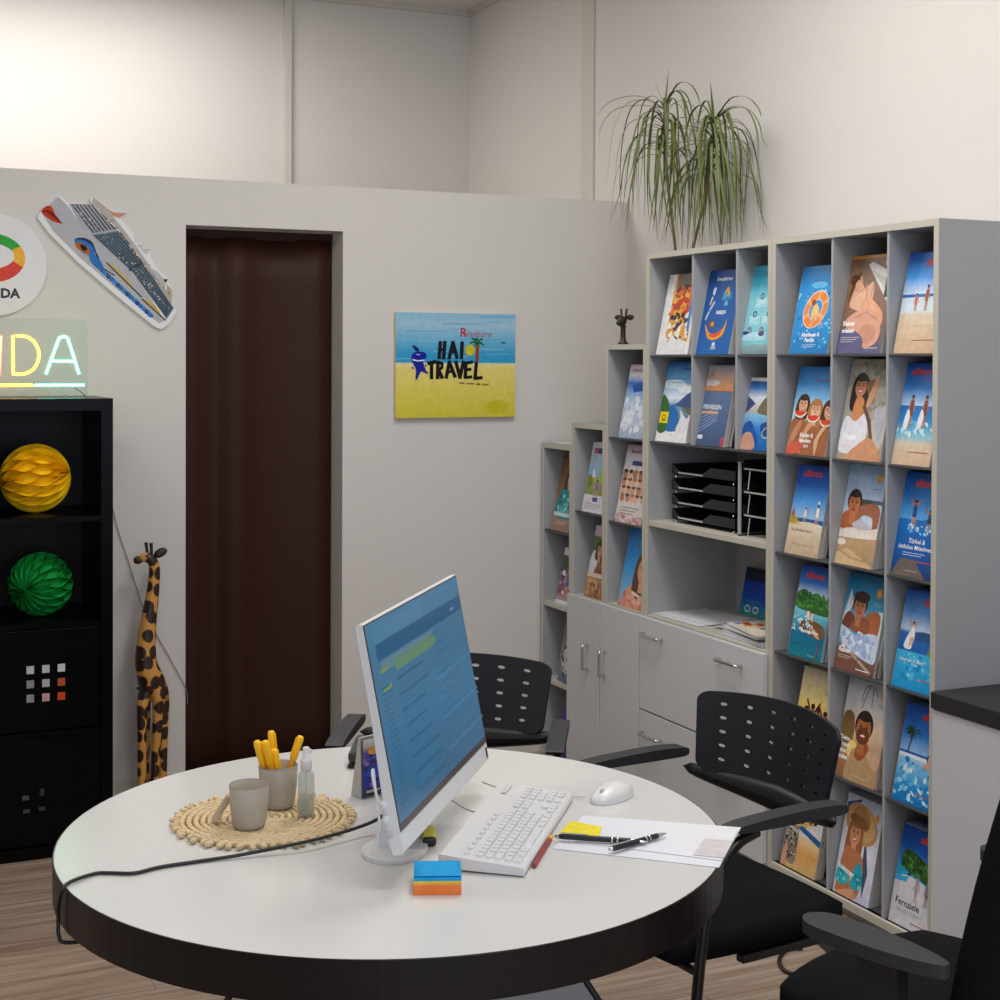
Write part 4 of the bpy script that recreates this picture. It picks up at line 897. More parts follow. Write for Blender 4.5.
neon([(13, 374), (13, 336), (20, 336)]+[(22+17*math.cos(R(q)), 355-19*math.sin(R(q))) for q in range(80, -81, -16)]+[(20, 374), (13, 374)], E_yel, smooth=False)
neon([(46, 374), (58, 341), (60, 338), (64, 336.5), (67, 338), (69, 342), (79, 374)], E_mint, smooth=True); neon([(52, 361), (74, 361.5)], E_mint, smooth=False)
neon([(-60, 385.5), (33, 385.3)], E_yel, smooth=False); neon([(35, 385.3), (84, 385)], E_mint, smooth=False)
MB().tube(crom([(lx(75, 388)[0], .014, lx(75, 388)[2]), (lx(82, 392)[0], .02, lx(82, 392)[2]), (lx(86, 396)[0], .024, lx(86, 396)[2]), (lx(87, 399)[0], .03, .002)], 4, False), .0015, 6).build('lead', M_cord, t)
MB().ell((lx(70, 396)[0], .004, lx(70, 396)[2]), (.004, .004, .004), 10, 6).build('screw', M_chrome, t)
w = [at(112, 505, Y=YP-.006), at(118, 530, Y=YP-.006), at(128, 560, Y=YP-.006), at(145, 612, Y=YP-.006), at(168, 655, Y=YP-.006), at(186, 689, Y=YP-.006), at(187, 704, Y=YP-.006)]
tag(MB().tube(crom(w, 4, False), .0015, 6).build('wall_cable', mat('grey_cord', (120, 114, 108), .6)), 'thin grey cable running down the wall behind the wooden giraffe', 'cable')

# ------------------------------------------------------------------ wall decorations on the partition
def wallxz(px, py): p = at(px, py, Y=YP); return p.x, p.z
o0 = wallxz(0, 262)
RC = .178; cx, cz = o0[0]-.0215, 1.925
t = thing('round_sign', 'white round sign with green, yellow and red ring at the left edge', 'sign', (cx, YP-.012, cz))
mb = MB(); n = 64; mb.extrude([(RC*math.cos(2*PI*i/n), 0, RC*math.sin(2*PI*i/n)) for i in range(n)], (0, .012, 0)); mb.build('sign_disc', mat('sign_board', (222, 222, 222), .45), t)
mb = MB(); a = Art(mb, .36, .36, 0, 0, .00004, -.18, -.18, cl=False)
def sx(px, py): x, z = wallxz(px, py); return ((x-cx)/.36+.5, (z-cz)/.36+.5)
def arc(cols):
    C0 = sx(-10, 258); px_ = sx(-9, 258)[0]-C0[0]
    for a0, a1, col in cols:
        P = []
        for i in range(15):
            q = R(a0+(a1-a0)*i/14); P.append((C0[0]+35*px_*math.cos(q), C0[1]+26*px_*math.sin(q)))
        for i in range(15):
            q = R(a1+(a0-a1)*i/14); P.append((C0[0]-1*px_+25*px_*math.cos(q), C0[1]+2*px_+13.5*px_*math.sin(q)))
        a.poly(P, col)
arc([(30, 150, '#12a01e'), (-20, 30, '#f0b010'), (-150, -20, '#d83410'), (150, 210, '#2a6ac0')])
x, z = sx(20, 298); a.text('RONDA', x, z, .125, '#26262a', .045, 0, 'r')
mb.build('ring_emblem', M_print, t)
# flat cruise ship cutout, traced on the wall in its own place
def sp(qx, qy): return wallxz(30+qx/6.25, 180+qy/6.25)
SC = sp(500, 520)
def ship(pts, smooth=False):
    P = [sp(*q) for q in pts]; P = [(x-SC[0], z-SC[1]) for x, z in P]
    return [(v.x, v.y) for v in crom([(x, z, 0) for x, z in P], 4)] if smooth else P
t = thing('ship_cutout', 'flat white and blue cruise ship cutout hung nose-up on the wall', 'wall decoration', (SC[0], YP-.012, SC[1]))
outl = [(50, 215), (170, 100), (182, 98), (235, 145), (380, 150), (372, 122), (392, 108), (470, 165), (520, 205), (600, 205), (560, 245), (640, 330), (650, 395), (700, 400), (690, 430), (760, 430), (745, 470), (790, 555), (850, 615), (880, 680), (885, 760), (905, 810), (910, 830), (860, 905), (815, 935), (770, 915), (560, 745), (300, 520), (120, 340), (45, 240)]
mb = MB(); mb.extrude([(x, 0, z) for x, z in ship(outl)], (0, .013, 0)); mb.build('ship_board', mat('foam_board', (226, 226, 226), .6), t)
mb = MB(); a = Art(mb, 1, 1, 0, 0, .00002, 0, 0, cl=False)
def S(pts, col, smooth=False): a.poly(ship(pts, smooth), col); a.n -= .4
S([(68, 205), (172, 104), (240, 170), (300, 260), (400, 340), (640, 560), (840, 880), (800, 895), (560, 700), (300, 480), (140, 320)], '#b4b4b8')
S([(240, 150), (380, 152), (560, 330), (720, 545), (890, 800), (850, 870), (640, 560), (400, 340), (300, 260)], '#a8acb2')
S([(385, 345), (560, 320), (720, 545), (895, 800), (850, 870), (640, 580)], '#5f707e')
for i in range(7): q = i*24; S([(255+q, 155), (266+q, 155), (400+q*.9, 330-i*4), (388+q*.9, 334-i*4)], '#55585e')
for i in range(8): q = i*21; S([(400+q, 345-q*.12), (406+q, 344-q*.12), (640+q*.55, 565-q*.3), (632+q*.55, 568-q*.3)], '#39464f')
for i in range(7): q = i*17; S([(632+q, 560-q*.3), (638+q, 556-q*.3), (850+q*.3, 855-q*.5), (844+q*.3, 858-q*.5)], '#3d4a54')
S([(610, 560), (690, 515), (700, 525), (620, 572)], '#3a444c')
S([(392, 110), (470, 170), (650, 400), (760, 560), (880, 740), (885, 790), (720, 545), (560, 320), (380, 150)], '#b5b0a8')
S([(470, 175), (520, 205), (600, 208), (555, 240), (520, 230)], '#c9947c'); S([(660, 405), (705, 402), (690, 430), (760, 432), (720, 470)], '#c4c4c4'); S([(730, 540), (790, 570), (850, 640), (830, 690)], '#bcbcba'); S([(830, 620), (855, 620), (850, 640), (835, 635)], '#2c2c2c'); S([(850, 650), (882, 690), (880, 760), (850, 710)], '#b5ac84')
S([(68, 200), (100, 165), (130, 168), (150, 205), (165, 240), (200, 275), (130, 255)], '#c23a24', True); S([(70, 202), (110, 190), (150, 215), (195, 272), (140, 235), (105, 205)], '#7a1f14', True)
S([(275, 375), (320, 365), (370, 385), (400, 430), (405, 470), (440, 510), (460, 560), (440, 570), (380, 520), (360, 470), (330, 460), (290, 420)], '#2f74bc', True)
S([(280, 395), (320, 395), (365, 430), (368, 465), (330, 455), (290, 425)], '#b5622c', True); S([(310, 405), (345, 415), (352, 440), (325, 440)], '#1c1c20', True); S([(275, 370), (330, 362), (385, 390), (410, 450), (430, 492), (412, 480), (390, 420), (340, 382)], '#1f3a5c', True)
for i in range(16):
    x0, y0 = 440+i*20, 560+i*18.5
    S([(x0, y0-12), (x0+24, y0+4), (x0+18, y0+24), (x0-8, y0+12)], ('#2f74bc', '#3f8ad0', '#1f4f92')[i % 3], True)
for i in range(5): x0, y0 = 490+i*29, 530+i*29; S([(x0, y0), (x0+14, y0-8), (x0+38, y0+18), (x0+26, y0+30)], '#d9b43a')
for i in range(3): x0, y0 = 715+i*30, 752+i*28; S([(x0, y0), (x0+12, y0-8), (x0+36, y0+18), (x0+24, y0+30)], '#d9b43a')
for (p0, p1) in (((470, 520), (690, 735)), ((455, 560), (520, 600)), ((690, 745), (840, 880))): S([p0, (p0[0]+8, p0[1]-5), (p1[0]+8, p1[1]-5), p1], '#4a4c54')
g = random.Random(4)
for _ in range(170):
    f = g.random(); u_ = g.random(); x0 = 260+f*600; y0 = 160+f*640-(1-u_)*(10+95*f*(1-f)*2)+u_*20
    k = g.uniform(5, 11); S([(x0, y0), (x0+k*.6, y0-k*.3), (x0+k*1.2, y0+k*.4), (x0+k*.6, y0+k*.7)], g.choice(['#6a7078', '#cfd2d4', '#8f9498', '#3c444c', '#d9d9d6']))
for _ in range(60):
    f = g.random(); x0 = 400+f*480; y0 = 130+f*600+g.uniform(-6, 26); k = g.uniform(5, 12)
    S([(x0, y0), (x0+k, y0-k*.2), (x0+k*1.1, y0+k*.7), (x0+k*.2, y0+k)], g.choice(['#c9a48a', '#e0dedb', '#8a8a88', '#b5aa98', '#74787c']))
for i in range(26):
    f = i/25; x0 = 330+f*430; y0 = 455+f*395; S([(x0, y0), (x0+7, y0+2), (x0+8, y0+9), (x0+1, y0+7)], '#7d8086')
mb.build('ship_print', M_matte, t)
# hand-painted canvas
PX0, PX1, PZ0, PZ1 = 2.061, 2.575, 1.372, 1.785
t = thing('wall_painting', 'small hand-painted beach canvas lettered HAI TRAVEL on the partition', 'painting', (PX0, YP-.022, PZ0))
PWd, PHt = PX1-PX0, PZ1-PZ0
MB().box(0, PWd, 0, .021, 0, PHt, 0, '#d8d2a8').build('canvas_frame', M_matte, t, bevel=.002)
mb = MB(); a = Art(mb, PWd, PHt, -.0002, 0, .00003)
a.bg([(0, '#d6c83c'), (.25, '#e0d25e'), (.48, '#ead97e'), (.515, '#e2dea8'), (.53, '#2f9dca'), (.62, '#3aa2d0'), (.7, '#62b2d8'), (.8, '#86c0dc'), (.88, '#a5c8dc'), (1, '#8fc4dc')])
for i in range(18): a.line([((i*.37) % .8, .56+i*.024), ((i*.37) % .8+.12+.1*(i % 3), .562+i*.024)], .008, ('#7dbcda', '#8fc4dd', '#66b2d6')[i % 3])
a.ell(.84, .1, .1, .06, '#cdc22c'); a.ell(.84, .1, .06, .035, '#cfc31e')
PA = lambda x, y: (.007+(x/8.333+400-395)/121.0*1.0-.016, 1-((y/8.333+310-313.5)/103.5))       # from the close-up of the canvas
def stroke(pts, t_, col): a.line([PA(*q) for q in pts], t_, col)
K_ = '#17151a'; tt = .030
stroke([(335, 270), (325, 400)], tt, K_); stroke([(372, 268), (362, 402)], tt, K_); stroke([(325, 335), (365, 330)], .022, K_)
stroke([(440, 270), (408, 402)], tt, K_); stroke([(440, 270), (475, 398)], tt, K_); stroke([(418, 350), (462, 350)], .022, K_); stroke([(518, 272), (512, 400)], tt, K_)
stroke([(235, 445), (292, 432)], tt, K_); stroke([(262, 440), (262, 565)], tt, K_)
stroke([(315, 432), (312, 565)], tt, K_); stroke([(315, 435), (350, 445), (348, 480), (318, 500)], .024, K_); stroke([(322, 500), (350, 562)], tt, K_)
stroke([(410, 432), (385, 560)], tt, K_); stroke([(410, 432), (458, 552)], tt, K_); stroke([(395, 515), (440, 510)], .022, K_)
stroke([(465, 432), (500, 560)], tt, K_); stroke([(528, 432), (500, 560)], tt, K_)
stroke([(550, 440), (545, 560)], tt, K_); stroke([(550, 442), (605, 432)], .024, K_); stroke([(550, 498), (590, 492)], .024, K_); stroke([(545, 560), (598, 556)], .024, K_)
stroke([(640, 432), (628, 568)], tt, K_); stroke([(628, 568), (685, 562)], .026, K_)
x, y = PA(500, 222); a.text('R', x, y, .12, '#c4303c', .02, .1); x, y = PA(535, 222); a.text('eisebüro', x, y, .085, '#b8404c', .0, .2, wmax=.24)
x, y = PA(585, 335); a.ell(x, y, .042, .055, '#d9b43a'); a.ell(x+.004, y, .034, .046, '#c8cc2a')
stroke([(650, 285), (643, 425)], .026, '#9a3a20')
for (ex, ey) in ((600, 235), (585, 275), (690, 240), (700, 290), (660, 300), (622, 300), (640, 232)): stroke([(648, 268), ((648+ex)/2, (268+ey)/2-8), (ex, ey)], .014, '#1f7a4a')
def pb(pts, col): a.blob([PA(*q) for q in pts], col)
pb([(95, 390), (110, 362), (150, 350), (195, 352), (218, 372), (215, 405), (190, 420), (200, 460), (215, 500), (238, 530), (200, 520), (172, 515), (140, 578), (128, 560), (132, 500), (105, 440), (94, 415)], '#16229a')
pb([(100, 298), (135, 308), (158, 335), (150, 350), (128, 342)], '#141d80'); pb([(100, 470), (115, 485), (102, 492)], '#141d80'); pb([(205, 455), (222, 465), (210, 472)], '#141d80')
stroke([(105, 415), (150, 425), (200, 418)], .010, '#e9ecf4'); stroke([(135, 372), (165, 374)], .006, '#cfd4ec')
stroke([(850, 268), (885, 272)], .010, '#2a5a7a')
x0 = 490
for wd in (45, 70, 30, 55):
    stroke([(x0+i*wd/6, 605+(x0-490)*.06+(8 if i % 2 else -4)) for i in range(7)], .005, '#6a5a30'); x0 += wd+18
mb.build('painted_scene', M_matte, t)

# ------------------------------------------------------------------ tall wooden giraffe
gx, gy = 1.105, 5.385
t = thing('wooden_giraffe', 'tall carved wooden giraffe standing by the wall beside the doorway', 'figure', (gx, gy, 0))
def gp(px, py, dy=0): p = at(px, py, Y=gy); return Vector((p.x-gx, dy, p.z))
vs = []; es = []; rs = []
def chain(pts, start=None):
    prev = start
    for (px, py, dy, r) in pts:
        vs.append(tuple(gp(px, py, dy))); rs.append(r); k = len(vs)-1
        if prev is not None: es.append((prev, k))
        prev = k
    return prev
b0 = chain([(152, 680, 0, .044)])                                   # body centre
b1 = chain([(145.5, 668, 0, .044), (146, 645, 0, .037), (148.5, 622, 0, .031), (152, 600, 0, .026), (154.5, 578, 0, .022), (154.5, 566, 0, .022), (150, 559, 0, .023), (144, 559, 0, .019), (138.5, 561, 0, .014)], b0)
b2 = chain([(160, 690, 0, .036)], b0)
for (x0, x1, dy, st) in ((141, 140.5, -.022, b0), (157, 153, -.022, b2), (166, 164, .03, b2), (147, 147, .03, b0)):
    chain([(x0, 702, dy, .021), (x0*.5+x1*.5, 745, dy, .017), (x1, 790, dy, .017), (x1, 799, dy, .02)], st)
me = bpy.data.meshes.new('body'); me.from_pydata(vs, es, []); me.materials.append(M_gir)
o = bpy.data.objects.new('body', me); C.objects.link(o); o.parent = t
sk = o.modifiers.new('Skin', 'SKIN'); sk.use_smooth_shade = True
for v, r in zip(me.skin_vertices[0].data, rs): v.radius = (r, r)
me.skin_vertices[0].data[0].use_root = True
q = o.modifiers.new('Subdivision', 'SUBSURF'); q.levels = 2; q.render_levels = 2
lowest = min(v[2] for v in vs); o.location.z = .022-lowest if lowest < .02 else -(lowest-.02)
hz = o.location.z
for s in (-1, 1):
    c = gp(160.5, 554.5, .014*s); c.z += hz
    mb = MB(); mb.ell(c, (.024, .007, .013), rot=Matrix.Rotation(R(-32), 3, 'Y')); mb.build('ear', M_girdark, t)
    c0 = gp(149.5-1.6*s, 556, .008*s); c1 = gp(148.5-2*s, 544.5, .010*s); c0.z += hz; c1.z += hz
    MB().tube([c0, c1], [.0050, .0062], 8).build('horn', M_girdark, t)
    e = gp(145.5, 557, .0185*s); e.z += hz; MB().ell(e, (.004, .003, .004), 10, 6).build('eye', M_girdark, t)
c = gp(138, 562); c.z += hz; MB().ell(c, (.0165, .0145, .0145)).build('muzzle', M_girdark, t)
# ------------------------------------------------------------------ round table
TX, TY, TR, TZ = .953, 2.537, .592, .75
t = thing('round_table', 'large round white table with a thick dark edge', 'table', (TX, TY, 0))
MB().lathe([(0, .694), (TR-.0065, .694), (TR-.0065, .7455), (TR-.0018, .7493), (TR-.0025, .75), (0, .75)], 128, smooth=False).build('tabletop', M_top, t)
MB().lathe([(TR-.006, .680), (TR, .681), (TR+.0005, .7485), (TR-.0005, .7496), (TR-.0016, .7496), (TR-.006, .745), (TR-.006, .680)], 128, smooth=False).build('edge_band', M_rim, t)
# splayed legs; one of them edges a grey panel
n_ = Vector((fw.x, fw.y, 0)).normalized(); LA = math.atan2(-n_.x, n_.y)
def onplane(px, py):
    d = fw+rt*((px-500)/F)+up*((CY-py)/F); t_ = n_.dot(Vector((TX, TY, 0)))/n_.dot(d); return Vector((0, 0, EYE))+d*t_
q1, q2 = onplane(585, 980), onplane(598, 1000); d = (q2-q1)/(q2.z-q1.z); top = q1+d*(.694-q1.z); bot = q1+d*(-q1.z)
a0 = Vector((top.x-TX, top.y-TY, .694)); a1 = Vector((bot.x-TX, bot.y-TY, 0))
for k in (0, 96, 178, 270):
    M_ = Matrix.Rotation(R(k), 3, 'Z'); s_ = 1 if k == 0 else .8
    MB().tube([M_ @ Vector((a0.x*s_, a0.y*s_, a0.z)), M_ @ Vector((a1.x*s_, a1.y*s_, 0))], .0065, 12).build('leg', M_bsteel, t)
la, lb = math.hypot(a0.x, a0.y)-.004, math.hypot(a1.x, a1.y)-.004
pl = MB(); pl.extrude([(-.12, -.008, .05), (lb+(la-lb)*.07, -.008, .05), (la, -.008, .69), (-.12, -.008, .69)], (0, .016, 0)); pl.build('base_panel', mat('grey_base_panel', (140, 140, 138), .5), t, rot=(0, 0, LA))
Z0 = TZ+.0004

# woven placemat
mc = Vector((.750, 2.672, Z0)); g = random.Random(3)
t = thing('placemat', 'round woven jute placemat with looped rim under the cups', 'placemat', mc)
mb = MB(); mb.lathe([(0, .0), (.15, .0), (.152, .003), (0, .0035)], 48)
for r_ in [.010+.0125*i for i in range(12)]:
    n = max(14, int(2*PI*r_/.0085)); pts = []; rr = []
    for i in range(n+1):
        q = 2*PI*i/n; pts.append((r_*math.cos(q), r_*math.sin(q), .0052)); rr.append(.0062 if i % 2 else .0048)
    mb.tube(pts, rr, 6, cap=False)
mb.build('woven_disc', M_jute, t)
mb = MB()
for i in range(54):
    q = 2*PI*i/54+g.uniform(-.02, .02); r_ = .1605+g.uniform(-.004, .005)
    mb.ell((r_*math.cos(q), r_*math.sin(q), .0062), (g.uniform(.008, .012), g.uniform(.0055, .0075), .0055), 8, 6, rot=Matrix.Rotation(q+g.uniform(-.4, .4), 3, 'Z'))
mb.build('looped_rim', M_jute, t)
ZM = Z0+.0115

def cup(name, label, cat, c, r, h, taper=.86):
    t = thing(name, label, cat, c)
    b = r*taper
    MB().lathe([(0, 0), (b*.86, 0), (b*.95, .003), (b, .010), ((b+r)/2+.001, h*.5), (r, h-.002), (r-.0012, h), (r-.003, h-.001), (r-.0045, h*.5), (b-.004, .012), (b*.7, .006), (0, .005)], 40).build('cup_body', M_cup, t)
    MB().lathe([(r-.0030, h-.0006), (r-.0016, h+.0006), (r+.0003, h-.0008)], 40).build('cup_rim', mat('cup_rim', (118, 106, 92), .5), t)
    return t
def onmat(px, py): p = at(px, py, Z=ZM); return Vector((p.x, p.y, ZM))
c1 = onmat(249, 826); cup('cup', 'empty taupe stoneware cup in front on the jute placemat', 'cup', c1, .0355, .076)
c2 = onmat(278, 806); cup('pen_cup', 'taupe stoneware cup holding yellow pens at the back of the placemat', 'pen holder', c2, .0365, .078)
M_ypen = mat('yellow_pen', (250, 190, 10), .4); M_ypend = mat('yellow_pen_dark', (226, 160, 8), .45)
pens = [((-.017, -.004), (256.5, 741), 'yellow pen leaning farthest left in the pen cup'), ((-.004, -.012), (265, 741), 'yellow pen in front, second from left in the pen cup'), ((.003, .012), (271, 731), 'tall yellow pen at the back of the pen cup'), ((.010, -.006), (274, 749), 'shortest yellow pen in the middle of the pen cup'), ((.008, .010), (301, 736), 'yellow pen leaning far right in the pen cup')]
for (ox, oy), (px, py), lab in pens:
    b = c2+Vector((ox*.55, oy*.55, .009)); fd = at(px, py, Y=c2.y+oy*1.4)
    d = (fd-b); L = d.length
    t = thing('pen', lab, 'pen', b, 0, None); q = d.to_track_quat('Z', 'Y'); t.rotation_mode = 'XYZ'; t.rotation_euler = q.to_euler()
    MB().lathe([(0, 0), (.004, .0), (.0055, .004), (.0062, L-.045), (.0062, L-.04)], 14).build('barrel', M_ypend, t)
    MB().lathe([(.0060, L-.046), (.0070, L-.044), (.0070, L-.006), (.0055, L), (0, L+.001)], 14).build('cap', M_ypen, t)
    MB().box(-.0015, .0015, .0068, .009, L-.04, L-.004).build('clip', M_ypen, t, bevel=.0006)
# beige tag leaning on the cup
pT = onmat(221, 822)
t = thing('tag_block', 'small beige wooden tag leaning against the left of the front cup', 'tag', (pT.x-.012, pT.y+.004, ZM), R(-20))
MB().box(-.006, .006, -.011, .011, 0, .052).build('tag_body', mat('beige_wood', (190, 170, 140), .8, mottle=.12, mscale=40), t, bevel=.003, rot=(0, R(33), 0), loc=(0, 0, .004))
# spray bottle
bp = onmat(306, 815)
t = thing('spray_bottle', 'small clear spray bottle of gel beside the pen cup', 'bottle', bp); t.scale = (1, 1, 1.1)
MB().lathe([(0, 0), (.0135, 0), (.0155, .002), (.0155, .066), (.014, .071), (.008, .076), (.008, .083), (.0068, .083), (.0068, .0755), (.0128, .070), (.0143, .065), (.0143, .003), (0, .0025)], 32).build('bottle_body', M_glass, t)
MB().lathe([(0, .003), (.0138, .003), (.0138, .030), (0, .030)], 32).build('gel', M_water, t)
MB().lathe([(.0095, .0765), (.0105, .078), (.0105, .092), (.0095, .094), (.0070, .095), (.0065, .112), (.0055, .114), (0, .114)], 24).build('spray_head', M_white, t)
MB().box(-.012, 0, -.0028, .0028, .103, .109).build('nozzle', M_white, t, bevel=.001, rot=(0, 0, R(200)))
MB().tube([(0, 0, .006), (.001, 0, .09)], .0014, 8).build('dip_tube', M_white, t)
# sticky note cube
pc = at(436, 887, Z=Z0); t = thing('sticky_note_cube', 'cube of blue, yellow and orange sticky notes at the near side of the monitor', 'sticky notes', (.913, 2.228, Z0), R(-22))
S_ = .038
zz = 0
for col, th in (('#ee8040', .0155), ('#f0a050', .003), ('#d9c23c', .004), ('#1f9ad6', .006)):
    MB().box(-S_, S_, -S_, S_, zz, zz+th-.0003, 0, col).build('note_block', M_matte, t); zz += th
MB().grid(lambda u, v: (-S_+u*2*S_, -S_+v*2*S_, zz+.0005+.0012*max(0, 1-v)**3), 4, 10, 0, '#22a0dc').build('top_note', M_matte, t, solid=.0003)
# keyboard
ka = R(52.2); KC = Vector((1.1345, 2.432, Z0))
t = thing('keyboard', 'white full-size keyboard in front of the monitor', 'keyboard', KC+Vector((.004, -.002, 0)), ka); t.scale = (1, .86, 1)
mb = MB(); mb.extrude([(-.222, -.085, .002), (-.222, -.085, .012), (-.222, -.078, .0155), (-.222, .052, .024), (-.222, .083, .027), (-.222, .086, .025), (-.222, .086, .004)], (.444, 0, 0))
mb.build('keyboard_case', M_white, t, bevel=.003)
kt = math.atan2(.0085, .13)
kp = MB(); kp.add([(-.0075, -.0075, 0), (.0075, -.0075, 0), (.0075, .0075, 0), (-.0075, .0075, 0), (-.006, -.0055, .006), (.006, -.0055, .006), (.006, .006, .006), (-.006, .006, .006)], [(0, 1, 5, 4), (1, 2, 6, 5), (2, 3, 7, 6), (3, 0, 4, 7), (4, 5, 6, 7), (3, 2, 1, 0)])
key0 = kp.build('key', M_key, t, bevel=.001)
def key(x, y, w=1, h=1):
    global key0
    k = key0 if key0 is not None else None
    if k is None: k = KEY.copy(); C.objects.link(k); k.parent = t
    z = .0155+(y+.078)*math.tan(kt)-.0012
    k.location = (x, y, z); k.rotation_euler = (kt, 0, 0); k.scale = (w, h, 1); key0 = None
KEY = key0; u_ = .0188; x0 = -.208; y0 = -.066
for r_, widths in enumerate(([1.3, 1.2, 1.2, 5.6, 1.2, 1.2, 1.3], [1.2]+[1]*11+[2.2], [1.7]+[1]*11+[1.3], [1.5]+[1]*12+[.9], [1]*13+[1.6])):
    x = x0
    tot = sum(widths); sc = 14.6/tot
    for wd in widths:
        wd *= sc; key(x+wd*u_/2, y0+r_*u_, wd*1.05 if wd < 1.2 else wd*1.13, 1.05); x += wd*u_
for i in range(3):
    key(.085+i*.0175, y0); key(.085+i*.0175, y0+3*u_); key(.085+i*.0175, y0+4*u_)
key(.1025, y0+u_)
for r_ in range(5):
    for i in range(4):
        if (r_, i) not in ((2, 3), (0, 1)): key(.146+i*.0185, y0+r_*u_)
for i in range(9): key(x0+.01+i*.0275, y0+5*u_+.008, .95, .7)
a_ = MB(); ta = TopArt(a_, .06, .012, 0, 0, .0001); ta.rect(0, 1, 0, 1, '#d4d4d4')
a_.build('status_panel', M_print, t, loc=(.15, .052, .0262), rot=(kt, 0, 0))
# mouse
pm = at(612, 800, Z=Z0)
t = thing('mouse', 'white computer mouse beyond the keyboard at the table edge', 'mouse', (pm.x+.006, pm.y+.012, Z0), R(118))
def mshape(u, v):
    x = -.060+.12*(.5-.5*math.cos(PI*v)); s = max(0, math.sin(PI*(.5-.5*math.cos(PI*v))))**.42; a = PI*u; w_ = (x+.06)/.12
    hgt = .036*s*(1-.35*w_)
    return (.033*s*math.cos(a)*(1-.10*w_), x, max(0, hgt*max(0, math.sin(a))**.6))
mb = MB(); mb.grid(mshape, 18, 18); mb.build('mouse_shell', M_white, t)
MB().lathe([(0, 0), (.0062, .0), (.0062, .004), (0, .004)], 14).build('scroll_wheel', M_silver, t, loc=(-.0025, .034, .0195), rot=(0, PI/2, 0))
# mouse and keyboard leads
pth = [at(585, 797, Z=Z0+.006), at(560, 795, Z=Z0+.002), at(535, 791, Z=Z0+.002), at(519, 790, Z=Z0+.002), at(508, 789, Z=Z0+.002), at(495, 786, Z=Z0+.002), at(482, 781, Z=Z0+.002)]
tag(MB().tube(crom(pth, 5, False), .0017, 6).build('mouse_cable', M_wcord), 'thin white mouse lead lying behind the keyboard', 'cable')
pth = [at(478, 812, Z=Z0+.002), at(466, 808, Z=Z0+.002), at(455, 801, Z=Z0+.002), at(447, 797, Z=Z0+.002)]
tag(MB().tube(crom(pth, 5, False), .0019, 6).build('keyboard_cable', M_wcord), 'short white keyboard lead between monitor and keyboard', 'cable')
# papers, sticky note, card, pens
A = [at(553, 849, Z=Z0), at(719, 868, Z=Z0), at(741, 828, Z=Z0), at(583, 816, Z=Z0)]
def quad_sheet(name, label, cat, P, th, m, col, z, group=None, art=None):
    c = sum(P, Vector())/4; c.z = z
    mb = MB(); Q = [Vector((p.x-c.x, p.y-c.y, 0)) for p in P]; mb.extrude(Q, (0, 0, th), 0, col)
    o = mb.build(name, m, loc=c); tag(o, label, cat, group); return o
ux = (A[1]-A[0]); vy = (A[3]-A[0]); L0 = .297; 
def paper_at(o_, dx, dy, w, d): 
    e1 = ux.normalized(); e2 = Vector((-e1.y, e1.x, 0)); return [o_+e1*dx+e2*dy, o_+e1*(dx+w)+e2*dy, o_+e1*(dx+w)+e2*(dy+d), o_+e1*dx+e2*(dy+d)]
quad_sheet('paper_sheet', 'wide white sheet overhanging the right table edge, lower of two', 'paper', [A[0], A[1], A[2]+(A[2]-A[3])*.0, A[3]], .0012, M_paper, None, Z0)
B2 = [at(575, 843, Z=Z0), at(722, 862, Z=Z0), at(738, 832, Z=Z0), at(596, 820, Z=Z0)]
o = quad_sheet('paper_sheet', 'white printed sheet under the two black pens, upper of two', 'paper', B2, .0012, M_paper, None, Z0+.0016)
quad_sheet('business_card', 'pale card with photo on the sheets near the right table edge', 'card', [at(693, 857, Z=Z0), at(724, 860, Z=Z0), at(733, 843, Z=Z0), at(704, 841, Z=Z0)], .0007, M_print, '#d4cfcf', Z0+.0034)
quad_sheet('sticky_note', 'yellow sticky note at the keyboard corner under a black pen', 'sticky note', [at(556, 838, Z=Z0), at(598, 841, Z=Z0), at(602, 829, Z=Z0), at(571, 823, Z=Z0)], .0007, M_print, '#f0e020', Z0+.0034)
def ballpen(label, pa, pb):
    a0 = at(*pa, Z=Z0+.010); b0 = at(*pb, Z=Z0+.010); d = b0-a0; L = d.length
    t = thing('ballpoint_pen', label, 'pen', (a0.x, a0.y, Z0+.0098), 0, None); t.rotation_euler = (0, 0, math.atan2(d.y, d.x))
    X_ = Matrix.Rotation(PI/2, 4, 'Y')
    def part(nm_, prof, m): q = MB(X_); q.lathe(prof, 14); return q.build(nm_, m, t)
    part('barrel', [(0, 0.004), (.0042, .004), (.0050, .012), (.0050, L*.80), (.0046, L*.82)], M_black)
    part('button', [(0, -.004), (.0026, -.004), (.0028, .004)], M_chrome)
    part('ring', [(.0051, L*.60), (.0054, L*.605), (.0054, L*.615), (.0051, L*.62)], M_chrome); part('ring', [(.0051, L*.66), (.0054, L*.665), (.0054, L*.675), (.0051, L*.68)], M_chrome)
    part('tip', [(.0046, L*.82), (.0044, L*.86), (.0012, L-.002), (0, L)], M_chrome)
    MB().box(.006, L*.34, -.0012, .0012, .0055, .0068).build('clip', M_chrome, t)
    return t
ballpen('black ballpoint pen lying over the yellow sticky note', (557, 836), (648, 842)); 
ballpen('black ballpoint pen lying on the printed sheet, tip towards the chair', (611, 849), (667, 833))
a0 = at(534, 866, Z=Z0+.004); b0 = at(550, 839, Z=Z0+.004); d = b0-a0
t = thing('pencil', 'dark red patterned pencil along the front of the keyboard', 'pencil', (a0.x, a0.y, Z0+.0042), math.atan2(d.y, d.x))
